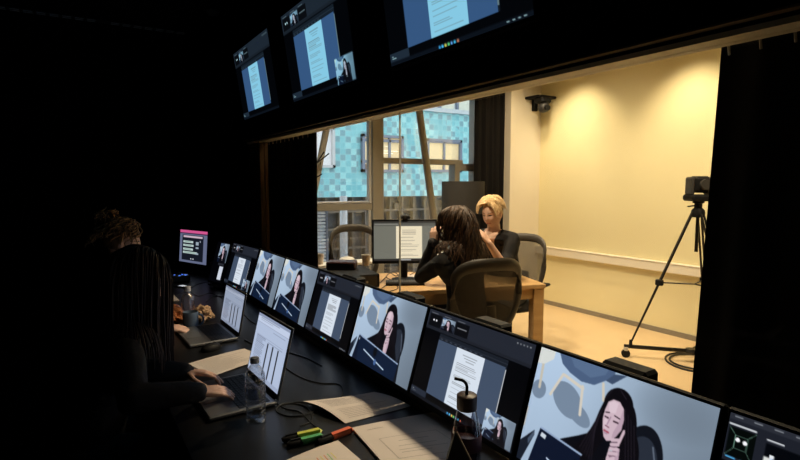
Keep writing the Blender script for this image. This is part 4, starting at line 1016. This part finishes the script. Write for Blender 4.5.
wcam = thing('wall_camera', 'black pan and tilt camera on a bracket at the cream pillar', 'camera', (p.x+.06, 4.455, p.z)); wcam.scale = (1.25,)*3
MB().box(-.12, .14, -.02, .17, .045, .07, bev=.006).build('bracket', PLASTIC, wcam); MB().box(-.02, .04, .14, .171, -.06, .07, bev=.004).build('wall_plate', PLASTIC, wcam)
MB().box(-.115, .015, -.06, .06, -.01, .045, bev=.015).build('base', PLASTIC, wcam)
hd = MB().ball((-.05, -.01, -.045), (.055, .055, .055), 20, 12).build('head', PLASTIC2, wcam, smooth=True); MB().cyl((-.06, -.055, -.055), (-.068, -.085, -.062), .026, n=18).build('lens', PLASTIC, hd, smooth=True)

# ------------------------------------------------------------------ camera on tripod with dolly
cz = atZ(691, 351, .10); e1 = atZ(624, 346, .10)
tp = thing('tripod', 'black tripod on a wheeled dolly in front of the yellow wall', 'tripod', (cz.x, cz.y, 0)); arm = e1-cz; arm.z = 0
TM = mat('dark tripod metal', (.03, .027, .024), .35, .6, noise_s=30, noise_a=.1)
MB().lathe([(0, .085), (.045, .085), (.05, .10), (.04, .12), (0, .122)], (0, 0, 0), 20).build('dolly_hub', TM, tp, smooth=True)
coll = atD(692, 213, (cz-EYE).dot(fw)+.0).z
for k in range(3):
    v = RZ(k*2*PI/3) @ arm; 
    MB().tube([(0, 0, .10), v*1.0+V((0, 0, .10))], 1, 8, flat=(.018, .012, (0, 0, 1))).build('dolly_arm', TM, tp)
    ca = MB().cyl(v*.97+V((0, 0, .095)), v*.97+V((0, 0, .062)), .02, n=14).build('caster_fork', mat('white caster fork', (.55, .52, .48), .4, noise_s=20, noise_a=.1), tp, smooth=True)
    n_ = V((-v.y, v.x, 0)).normalized(); MB().cyl(v*.97+n_*.014+V((0, 0, .036)), v*.97-n_*.014+V((0, 0, .036)), .036, n=20).build('wheel', PLASTIC, ca, smooth=True)
    ft = v*.90+V((0, 0, .13)); top = v.normalized()*.045+V((0, 0, coll)); mid = top.lerp(ft, .52)
    lg = MB(); nn_ = n_*.014
    lg.cyl(top+nn_, mid+nn_, .009, n=10); lg.cyl(top-nn_, mid-nn_, .009, n=10); lg.cyl(mid-(ft-top).normalized()*.02, ft, .011, .008, n=10); lg.build('leg', TM, tp, smooth=True)
    MB().box(-.02, .02, -.03, .03, -.025, .025, bev=.006).xf(TR(mid)).build('leg_clamp', PLASTIC, tp)
    MB().cyl(v*.90+V((0, 0, .10)), v*.90+V((0, 0, .16)), .018, .012, n=12).build('foot_clamp', PLASTIC, tp)
    MB().cyl(mid*1.0, V((0, 0, mid.z+.0)), .006, n=8).build('spreader', TM, tp, smooth=True)
MB().cyl((0, 0, coll-.32), (0, 0, coll+.02), .014, n=12).build('centre_column', TM, tp, smooth=True)
MB().lathe([(0, coll-.03), (.05, coll-.03), (.055, coll), (.05, coll+.03), (.03, coll+.05), (.03, coll+.085), (.045, coll+.09), (.045, coll+.105), (0, coll+.105)], (0, 0, 0), 22).build('head', PLASTIC, tp, smooth=True)
MB().tube([(.0, 0, coll+.07), (-cr.x*.09, -cr.y*.09, coll+.06)], .006, 8).build('pan_handle', TM, tp)
VS = 1.25
vc = thing('video_camera', 'black pan and tilt video camera on top of the tripod', 'camera', (cz.x, cz.y, coll+.105), TH*-1); vc.scale = (VS,)*3
MB().box(-.075, .075, -.07, .07, 0, .045, bev=.012).build('base', PLASTIC, vc)
for s in (-1, 1): MB().box(s*.062-.012, s*.062+.012, -.045, .045, .04, .16, bev=.01).build('yoke_arm', PLASTIC2, vc)
MB().box(-.05, .05, -.06, .06, .055, .165, bev=.02).build('camera_head', PLASTIC, vc); MB().cyl((0, -.06, .11), (0, -.085, .11), .034, n=20).build('lens', PLASTIC2, vc, smooth=True)
def coil(label, c, r, sy, turns, rr, seed):
    rnd = random.Random(seed); pts = []
    for i in range(turns*26+1): a = 2*PI*i/26; k = 1-.16*i/(turns*26)*turns+.03*math.sin(a*2.3); pts.append(V((math.cos(a)*r*k, math.sin(a)*r*sy*k, rr+.004*(i//26)+.0006*i/26)))
    o = MB().tube(pts, rr, 8).build('cable_coil', CB, None, smooth=True); o.location = c; return tag(o, label, 'cable')
p = atZ(692, 362, 0); coil('black cable coiled on the floor around the dolly', (p.x, p.y-.05, 0), .27, 1.0, 2, .008, 1)

# ------------------------------------------------------------------ ceiling fittings
for i, L in enumerate(LAMPS):
    t = thing('downlight', 'recessed warm ceiling downlight over the back room, some added as unseen fill', 'downlight', L, 0, 'ceiling downlights of the back room')
    MB().lathe([(.055, 0), (.06, -.006), (.045, -.008), (.042, -.002)], (0, 0, 0), 24, close=True).build('trim_ring', WHITE, t, smooth=True)
    MB().lathe([(0, -.001), (.04, -.001), (.04, -.004), (0, -.004)], (0, 0, 0), 20).build('lens', mat('warm lit lens', (1, .8, .5), .4, emit=3, noise_s=5, noise_a=.02), t)
a = atZ(-6, 7, 2.99); b = atZ(186, 34, 2.99); d = b-a; L = d.length
vt = thing('ceiling_vent', 'long narrow slotted vent in the dark control room ceiling', 'vent', (a.x, a.y, 2.998), math.atan2(d.y, d.x))
MB().box(0, L, -.05, .05, -.006, 0).build('frame', mat('dark grey vent metal', (.03, .03, .035), .4, .3, noise_s=30, noise_a=.1), vt)
sl = MB(); n = int(L/.09)
for i in range(n):
    if i % 11 == 8: continue
    for s in (-.025, .025): sl.box(i*L/n+.01, (i+.8)*L/n, s-.007, s+.007, -.009, -.006)
sl.build('grille', mat('grey vent slat', (.85, .87, .92), .4, 0, noise_s=10, noise_a=.5), vt)
p = atZ(213, 12, 2.99)
t = thing('smoke_detector', 'small pale detector on the dark ceiling beyond the vent', 'detector', (p.x, p.y, 3.0))
MB().lathe([(0, 0), (.055, 0), (.055, -.015), (.035, -.035), (0, -.037)], (0, 0, 0), 24).build('body', mat('grey plastic detector', (.10, .10, .11), .5, noise_s=20, noise_a=.1), t, smooth=True)

# ------------------------------------------------------------------ people
def remesh(mb, name, voxel, mats, parent, face_fn=None, smooth_it=4, wrinkle=0, origin=V()):
    me = bpy.data.meshes.new(name); me.from_pydata([tuple(v) for v in mb.v], [], mb.f)
    o = bpy.data.objects.new(name+'_raw', me); C.objects.link(o)
    m = o.modifiers.new('r', 'REMESH'); m.mode = 'VOXEL'; m.voxel_size = voxel; m.use_smooth_shade = True
    s = o.modifiers.new('s', 'SMOOTH'); s.factor = .5; s.iterations = smooth_it
    dg = bpy.context.evaluated_depsgraph_get(); ev = o.evaluated_get(dg); nm = bpy.data.meshes.new_from_object(ev)
    bpy.data.objects.remove(o); nm.name = name
    n = len(nm.vertices); co = np.empty(n*3); nm.vertices.foreach_get('co', co); co = co.reshape(-1, 3)
    if wrinkle:
        no = np.empty(n*3); nm.vertices.foreach_get('normal', no); no = no.reshape(-1, 3)
        w = np.array([noise.noise(V(c)*14+V((3, 1, 7)))+.6*noise.noise(V((c[0]*9, c[1]*9, c[2]*34))) for c in co]); co = co+no*(w*wrinkle)[:, None]
    co -= np.array(origin); nm.vertices.foreach_set('co', co.ravel())
    nm.materials.clear()
    for q in mats: nm.materials.append(q)
    nm.polygons.foreach_set('use_smooth', [True]*len(nm.polygons))
    if face_fn:
        pc = np.empty(len(nm.polygons)*3); nm.polygons.foreach_get('center', pc); pc = pc.reshape(-1, 3)+np.array(origin)
        nm.polygons.foreach_set('material_index', face_fn(pc))
    nm.update(); ob = bpy.data.objects.new(name, nm); C.objects.link(ob); ob.parent = parent
    return ob
def basis(face, tilt=0):
    F_ = V(face).normalized(); R_ = F_.cross(Z).normalized(); U_ = R_.cross(F_).normalized()
    if tilt: q = Matrix.Rotation(tilt, 3, F_); R_ = q @ R_; U_ = q @ U_
    return R_, F_, U_
def head_into(mb, c, B, s=1.0):
    R_, F_, U_ = B; n, m = 40, 30; vs = []; fs = []
    for j in range(m+1):
        t = PI*j/m
        for i in range(n):
            a = 2*PI*i/n; x = math.sin(t)*math.sin(a); y = math.sin(t)*math.cos(a); zz = math.cos(t)   # y forward
            rx, ry, rz_ = .074, .094, .115
            X, Y, Q = x*rx, y*ry, zz*rz_
            if zz < 0: X *= 1-.30*zz*zz; Y = Y*(1-.12*zz*zz)+(.012*(-zz)); 
            if y < 0 and zz < -.2: Y *= 1-.35*(-zz-.2)
            def bump(px_, pz, sx_, sz_, amp):
                return amp*math.exp(-((x-px_)/sx_)**2-((zz-pz)/sz_)**2) if y > 0 else 0
            Y += bump(0, -.16, .13, .17, .022)+bump(0, .10, .09, .22, .007)           # nose
            Y += bump(.38, .05, .20, .11, -.008)+bump(-.38, .05, .20, .11, -.008)       # eye sockets
            Y += bump(.35, .22, .28, .07, .004)+bump(-.35, .22, .28, .07, .004)         # brows
            Y += bump(0, -.47, .22, .07, .006)+bump(0, -.58, .2, .05, .004)+bump(0, -.80, .25, .14, .008)
            Y += bump(.5, -.2, .2, .2, .004)+bump(-.5, -.2, .2, .2, .004)
            vs.append(c+(R_*X+F_*Y+U_*Q)*s)
    for j in range(m):
        for i in range(n): fs.append((j*n+i, (j+1)*n+i, (j+1)*n+(i+1) % n, j*n+(i+1) % n))
    mb.add(vs, fs)
    for sd in (-1, 1):
        M = Matrix((R_, F_, U_)).transposed()
        mb.ball(c+(R_*sd*.074+F_*-.004+U_*-.008)*s, V((.010, .017, .030))*s, 10, 8, M=M)
def face_fn_for(c, B, s):
    R_, F_, U_ = (np.array(q) for q in B); c = np.array(c)
    def fn(pc):
        d = (pc-c)/s; x = d@R_; y = d@F_; z_ = d@U_; out = np.zeros(len(pc), int)
        eye = (y > .05) & (((np.abs(x)-.030)/.013)**2+((z_-.010)/.0055)**2 < 1)
        br = (y > .05) & (((np.abs(x)-.031)/.019)**2+((z_-.030-.004*0)/.0035)**2 < 1)
        lip = (y > .05) & ((x/.024)**2+((z_+.056)/.008)**2 < 1)
        out[eye] = 1; out[br] = 2; out[lip] = 3; return out
    return fn
def hand_into(mb, wrist, d, nrm, s=1.0, left=False, curl=(.25, .35, .3), spread=.10):
    """d: direction of the hand, nrm: out of the back of the hand"""
    d = V(d).normalized(); nrm = (V(nrm)-d*V(nrm).dot(d)).normalized(); sd = d.cross(nrm)*(1 if not left else -1)   # sd: towards the little finger
    pl = .085*s; w = wrist
    for k in range(4):
        o = (-.028+.0187*k)*s; mb.capsule(w+d*.012*s+sd*o*.55, w+d*pl*(1-.04*abs(k-1))+sd*o, .0135*s, .0100*s, 10)
    L = ((.040, .024, .019), (.044, .028, .020), (.041, .026, .019), (.033, .020, .017))
    for k in range(4):
        o = (-.028+.0187*k)*s; p = w+d*pl*(1-.04*abs(k-1))+sd*o; dir_ = (d+sd*spread*(k-1.5)*.6).normalized(); a = 0
        for j in range(3):
            a += curl[j]; v = (dir_*math.cos(a)-nrm*math.sin(a)); q = p+v*L[k][j]*s; mb.capsule(p, q, (.0085-.0008*j)*s, (.0078-.0010*j)*s, 10); p = q
    p = w+d*.022*s-sd*.026*s-nrm*.004; q = p+(d*.55-sd*.75-nrm*.35).normalized()*.040*s; mb.capsule(p, q, .0125*s, .0105*s, 10)
    q2 = q+(d*.85-sd*.35-nrm*.35).normalized()*.032*s; mb.capsule(q, q2, .0100*s, .0088*s, 10); mb.capsule(q2, q2+(d*.9-sd*.05-nrm*.4).normalized()*.024*s, .0088*s, .0072*s, 10)
def loft(mb, rings, S, Fv, n=20):
    """rings: (centre, half width, half depth); closed by shrinking ends"""
    vs = []; fs = []
    R = [(rings[0][0]-Z*rings[0][2]*.4, rings[0][1]*.3, rings[0][2]*.3)]+rings+[(rings[-1][0]+Z*.01, rings[-1][1]*.4, rings[-1][2]*.4)]
    for c, a, b in R: vs += [c+S*math.cos(2*PI*i/n)*a+Fv*math.sin(2*PI*i/n)*b for i in range(n)]
    k = len(R)
    for j in range(k-1):
        for i in range(n): fs.append((j*n+i, j*n+(i+1) % n, (j+1)*n+(i+1) % n, (j+1)*n+i))
    fs += [tuple(range(n))[::-1], tuple(range((k-1)*n, k*n))]; mb.add(vs, fs)
def hair_strands(mb, c, B, s, n, length, seed, wave=.0, wavef=30, layer=.012, r=.0045, colliders=(), front=.35, bun=None, back_pull=.25, drop=1.0, part=0.0, keep=True, cut=False):
    R_, F_, U_ = B; rnd = random.Random(seed)
    for k in range(n):
        lay = 1.05+rnd.random()*layer*14
        # start: along the parting / crown
        yy = rnd.uniform(-.8, front*1.9); xx = part+rnd.gauss(0, .05)
        sp = V((xx, yy*.8, math.sqrt(max(.05, 1-(yy*.8)**2-xx*xx))))
        sd = rnd.choice((-1, 1)); tgt = V((sd*rnd.uniform(.25, 1), -rnd.random()*1.4 if yy < .35 else rnd.uniform(-.5, .3), 0))
        if yy < -.4: tgt = V((rnd.uniform(-.8, .8), -1, 0))
        p = sp; pts = []; v = (tgt-sp*tgt.dot(sp)).normalized(); ds = .012; E_ = V((.074, .094, .115))
        world_p = c+(R_*p.x*E_.x*lay+F_*p.y*E_.y*lay+U_*p.z*E_.z*lay)*s
        vel = (R_*v.x+F_*v.y+U_*v.z).normalized(); L = length*rnd.uniform(.75, 1.1); steps = int(L/ds); ph = rnd.uniform(0, 6); w = world_p.copy()
        for i in range(steps):
            pts.append(w.copy())
            g = min(1, i/8)*.30*drop; vel = (vel*(1-g)+(-Z+(-F_)*back_pull)*g).normalized()
            w = w+vel*ds
            d_ = w-c; q = V((d_.dot(R_)/s/E_.x, d_.dot(F_)/s/E_.y, d_.dot(U_)/s/E_.z)); l = q.length
            if l < lay: q = q*(lay/max(l, 1e-5)); w = c+(R_*q.x*E_.x+F_*q.y*E_.y+U_*q.z*E_.z)*s
            if cut and q.y > .2 and q.z < .62 and abs(q.x) < .82: break
            if keep and q.y > .25 and q.z < .45 and abs(q.x) < .88:                       # keep the face clear
                w = w+R_*(.012*(1 if q.x >= 0 else -1))
            for cc_, cr_ in colliders:
                e = w-cc_; q2 = V((e.x/cr_[0], e.y/cr_[1], e.z/cr_[2])); l2 = q2.length
                if l2 < 1: w = cc_+e/max(l2, 1e-4)
        out = []
        for i, q in enumerate(pts):
            a = wave*min(1, i/10); out.append(q+R_*a*math.sin(i*ds*wavef+ph)+F_*a*math.cos(i*ds*wavef*1.13+ph))
        if len(out) > 3:
            rs = [r*s*min(1, .5+i/4)*(1-.75*(i/len(out))**3) for i in range(len(out))]; mb.tube(out, rs, 5)
def hair_cap(mb, c, B, s, k=1.07, low=-.35, hairline=.42):
    """scalp shell: ellipsoid with the face opened"""
    R_, F_, U_ = B; n, m = 36, 24; vs = []; fs = []
    for j in range(m+1):
        t = PI*j/m
        for i in range(n):
            a = 2*PI*i/n; x = math.sin(t)*math.sin(a); y = math.sin(t)*math.cos(a); z_ = math.cos(t); kk = k
            if z_ < low or (y > .15 and z_ < hairline+.1*(1-y)): kk = .90
            vs.append(c+(R_*x*.074*kk+F_*y*.094*kk+U_*z_*.115*kk)*s)
    for j in range(m):
        for i in range(n): fs.append((j*n+i, (j+1)*n+i, (j+1)*n+(i+1) % n, j*n+(i+1) % n))
    mb.add(vs, fs)
def person(label, base, pel, head, tdir, face, arms, knees, feet, skin, top, s=1.0, htilt=0, sleeve_end=1.0, voxel=.0055, shw=.165, neck_back=.035, browm=EYEM, neck=.175, vneck=False):
    base = V(base); pel = V(pel); head = V(head); Fv = V((*tdir, 0)).normalized(); S = Fv.cross(Z)
    t = thing('person', label, 'person', base); B = basis(face, htilt)
    nb = head-Z*neck*s-Fv*neck_back*s; sh = [nb-Z*.055*s+S*q*shw*s for q in (1, -1)]
    ch = nb.lerp(pel, .28)-Fv*.015; bel = nb.lerp(pel, .62)-Fv*.02
    hips = [pel+S*q*.09*s for q in (1, -1)]
    body = MB(); head_into(body, head, B, s)
    body.capsule(nb-Z*.01, head-Z*.06*s-B[1]*.012*s, .056*s, .050*s)
    T = [(pel, .155*s, .115*s), (bel, .125*s, .092*s), (ch, .140*s, .100*s), (nb-Z*.055*s, .145*s, .075*s), (nb-Z*.01*s, .075*s, .055*s)]
    loft(body, T, S, Fv)
    for q, (sh_, (el, wr, hd, hn, lf, curl)) in enumerate(zip(sh, arms)):
        el = V(el); wr = V(wr); body.capsule(nb-Z*.015*s, sh_, .044*s, .047*s); body.capsule(sh_, el, .047*s, .038*s); body.capsule(el, wr, .038*s, .025*s); hand_into(body, wr, hd, hn, s*.98, lf, curl)
    for h, k_, f_ in zip(hips, knees, feet):
        k_ = V(k_); f_ = V(f_); body.capsule(h, k_, .080*s, .055*s); body.capsule(k_, f_, .052*s, .036*s); body.capsule(f_, f_+Fv*.12-Z*.03, .034*s, .03*s)
    remesh(body, 'body', voxel, [skin, EYEM, browm, LIP], t, face_fn_for(head, B, s), 3, 0, base)
    tp_ = MB(); e = .014
    loft(tp_, [(T[0][0]-Z*.05, T[0][1]+e, T[0][2]+e), (T[1][0], T[1][1]+e+.01, T[1][2]+e+.012)]+[(c, a+e, b+e) for c, a, b in T[2:4]]+[(T[4][0]+Z*.012, T[4][1]+.016, T[4][2]+.010)], S, Fv)
    for sh_, (el, wr, *_r) in zip(sh, arms):
        el = V(el); wr = V(wr); tp_.capsule(nb.lerp(sh_, .30)-Z*.012*s, sh_, .054*s, .062*s); tp_.capsule(ch+(sh_-nb)*.45, sh_-Z*.03, .09*s, .062*s); tp_.capsule(sh_-Z*.002, el, .062*s, .050*s)
        tp_.capsule(el, el.lerp(wr, sleeve_end if not isinstance(sleeve_end, tuple) else sleeve_end[0]*.93), .050*s, .036*s)
    def vn(pc):
        d = pc-np.array(nb); f_ = d@np.array(Fv); x_ = np.abs(d@np.array(S)); z_ = d[:, 2]; o_ = np.zeros(len(pc), int)
        o_[(f_ > .01) & (z_ > -.17) & (x_ < (z_+.17)*.38)] = 1; return o_
    remesh(tp_, 'top', .006, [top, skin], t, vn if vneck else None, 4, .005, base)
    tr = MB(); loft(tr, [(pel-Z*.06, .165*s, .125*s), (pel+Z*.08, .155*s, .12*s)], S, Fv)
    for h, k_, f_ in zip(hips, knees, feet): k_ = V(k_); f_ = V(f_); tr.capsule(h, k_, .098*s, .070*s); tr.capsule(k_, k_.lerp(f_, .9), .070*s, .050*s)
    remesh(tr, 'trousers', .009, [TROUSER], t, None, 3, .003, base)
    for f_ in feet:
        f_ = V(f_); sb = MB(); sb.capsule(f_-Z*.025, f_+Fv*.14-Z*.035, .045, .037)
        so = remesh(sb, 'shoe', .007, [SHOEM], t, None, 2, 0, base)
    return t, B, nb, sh, S, Fv
# ---- woman with long dark hair, back to the camera
hB = atD(457, 226, 3.64); bB = V((ch_n.x+.10, ch_n.y+.24, 0)); bB.x -= .0
pB = V((bB.x-.02, bB.y+.02, .54)); Fd = V((-.12, .99, 0)).normalized(); Sd = Fd.cross(Z)
elL = atD(421, 277, 3.72); wrL = atD(433, 243, 3.66); elR = hB+Sd*.26+Fd*.12-Z*.40; wrR = hB+Sd*.14+Fd*.30-Z*.38
t, B, nb, sh, S, Fv = person('woman with long dark hair in black, seated with her back to the glass', (pB.x, pB.y, 0), pB, hB, (Fd.x, Fd.y), (-.12, .97, -.22),
    [(elR, wrR, (-.5, .85, -.05), (0, .1, 1), False, (.25, .3, .3)), (elL, wrL, (.35, .25, .9), (-.8, -.5, .1), True, (.35, .6, .5))],
    [pB+Fd*.40+Sd*q*.11-Z*.02 for q in (1, -1)], [pB+Fd*.42+Sd*q*.12-Z*.46 for q in (1, -1)], SKIN, CLOTH, 1.02, 0)
hm = MB(); hair_cap(hm, hB, B, 1.02, 1.05, -.6, .35)
col = [(nb-Z*.08-Fv*.0, (.21, .14, .19)), (nb-Z*.3, (.19, .16, .27))]
hair_strands(hm, hB, B, .98, 400, .50, 11, .022, 20, .013, .0068, col, .30, back_pull=.22)
hm.capsule(hB-B[1]*.02-Z*.03, nb-Z*.12-Fv*.055, .070, .085); hm.xf(TR((-pB.x, -pB.y, 0))); hm.build('hair', stripes_mat('dark brown hair', (.020, .010, .006), (.11, .055, .028), 90, 'Z', .62, 14), t, smooth=True, fix=False)
# ---- blonde woman, three quarter view
hC = atD(492.5, 213.5, 4.25); bC = V((ch_b.x-.24, ch_b.y-.02, 0)); pC = V((bC.x, bC.y, .56)); Fd = V((-.92, .0, 0)).normalized(); Fd = V((-.93, -.36, 0)).normalized(); Sd = Fd.cross(Z)
elC = atD(505, 268, 4.10); wrC = atD(489, 243, 4.02); elC2 = hC+Sd*.20+Fd*.14-Z*.40; wrC2 = elC2+Fd*.22+V((0, 0, .03))
# her right arm (far side) first, then the raised left arm near the camera
t, B, nb, sh, S, Fv = person('woman with short blonde hair and black top, leaning over the oak desk', (pC.x, pC.y, 0), pC, hC, (Fd.x, Fd.y), (-.93, -.27, -.28),
    [(elC2, wrC2, (-.95, -.2, -.1), (0, 0, 1), False, (.3, .3, .3)), (elC, wrC, (-.55, .25, .75), (.3, -.9, .3), True, (.35, .5, .4))],
    [pC+Fd*.38+Sd*q*.11-Z*.04 for q in (1, -1)], [pC+Fd*.36+Sd*q*.12-Z*.48 for q in (1, -1)], SKIN2, CLOTH2, 1.0, .05, sleeve_end=.25, browm=BROW, neck=.150, shw=.165, vneck=True)
hm = MB(); hair_cap(hm, hC, B, 1.0, 1.06, -.25, .60)
hair_strands(hm, hC, B, 1.0, 460, .148, 21, .006, 40, .018, .0055, (), .42, back_pull=.2, drop=.9, part=-.1, cut=True)
hm.xf(TR((-pC.x, -pC.y, 0))); hm.build('hair', stripes_mat('blonde hair', (.50, .31, .13), (.84, .64, .38), 110, 'Z', .6, 12), t, smooth=True, fix=False)
nk = MB(); nk.tube([nb+Z*.01+S*.075*math.cos(a)+Fv*(.03+.07*(math.sin(a)))-Z*.05*max(0, math.sin(a)) for a in np.linspace(0, 2*PI, 24)], .0025, 6); nk.xf(TR((-pC.x, -pC.y, 0))); nk.build('necklace', mat('silver chain', (.6, .55, .45), .3, 1, noise_s=30, noise_a=.1), t)
# ---- near woman at the laptop in the dark
hP = atD(136, 283, 1.98); Fd = V((.98, -.12, 0)).normalized(); Sd = Fd.cross(Z); pP = V((hP.x-.20, hP.y+.0, .53))
w1_ = atZ(198, 392, DZ+.07); w2_ = atZ(184, 372, DZ+.07); e1_ = hP+Sd*.22+Fd*.04-Z*.36; e2_ = hP-Sd*.20+Fd*.02-Z*.36
e1_ = w1_-Fd*.20+Sd*.05+Z*.03; e2_ = w2_-Fd*.20-Sd*.03+Z*.03
t, B, nb, sh, S, Fv = person('woman with long straight brown hair typing at the nearer laptop', (pP.x, pP.y, 0), pP, hP, (Fd.x, Fd.y), (.93, .1, -.30),
    [(e1_, w1_, (.93, .15, -.20), (0, -.2, 1), False, (.25, .45, .45)), (e2_, w2_, (.95, -.30, -.15), (0, .2, 1), True, (.25, .45, .45))],
    [pP+Fd*.40+Sd*q*.11-Z*.02 for q in (1, -1)], [pP+Fd*.38+Sd*q*.12-Z*.45 for q in (1, -1)], SKIN, CLOTH, .98, 0, voxel=.0045)
hm = MB(); hair_cap(hm, hP, B, .98, 1.09, -.6, .35)
hair_strands(hm, hP, B, 1.0, 300, .52, 31, .003, 14, .012, .006, [(nb-Z*.10, (.13, .20, .17)), (nb-Z*.3, (.15, .17, .25))], .30, back_pull=.02)
hm.xf(TR((-pP.x, -pP.y, 0))); hm.build('hair', stripes_mat('chestnut hair', (.012, .006, .004), (.045, .020, .010), 80, 'Z', .75, 16), t, smooth=True, fix=False)
# ---- far woman with curly hair
hQ = atD(122, 243, 3.1); Fd = V((.98, -.1, 0)).normalized(); Sd = Fd.cross(Z); pQ = V((hQ.x-.2, hQ.y, .53))
lq = atZ(163, 328, DZ+.05); lq2 = atZ(160, 318, DZ+.05)
t, B, nb, sh, S, Fv = person('woman with curly pinned up hair sitting at the farther laptop', (pQ.x, pQ.y, 0), pQ, hQ, (Fd.x, Fd.y), (.95, -.15, -.25),
    [(lq-Fd*.24+Sd*.03, lq, (.95, 0, -.15), (0, -.2, 1), False, (.3, .4, .4)), (lq2-Fd*.22-Sd*.1, lq2+V((0, .12, 0)), (.95, -.2, -.1), (0, .2, 1), True, (.3, .4, .4))],
    [pQ+Fd*.40+Sd*q*.11-Z*.02 for q in (1, -1)], [pQ+Fd*.38+Sd*q*.12-Z*.45 for q in (1, -1)], SKIN2, CLOTH2, 1.0, 0)
hm = MB(); hair_cap(hm, hQ, B, 1.0, 1.12, -.3, .42)
hair_strands(hm, hQ, B, 1.0, 230, .20, 41, .012, 70, .02, .0055, (), .35, back_pull=.6, drop=.7)
bc = hQ-B[1]*.10+B[2]*.115; rnd = random.Random(6)
for k in range(90):
    a = V((rnd.gauss(0, 1), rnd.gauss(0, 1), rnd.gauss(0, 1))).normalized(); b = a.orthogonal().normalized(); c_ = bc+a*.045*rnd.random()**.4
    hm.tube([c_+(b*math.cos(q)+a.cross(b)*math.sin(q))*.022+a*.006*q for q in np.linspace(0, 5.5, 12)], .004, 5)
hm.xf(TR((-pQ.x, -pQ.y, 0))); hm.build('hair', stripes_mat('curly auburn hair', (.14, .07, .03), (.42, .24, .10), 60, 'Z', .7, 3), t, smooth=True, fix=False)
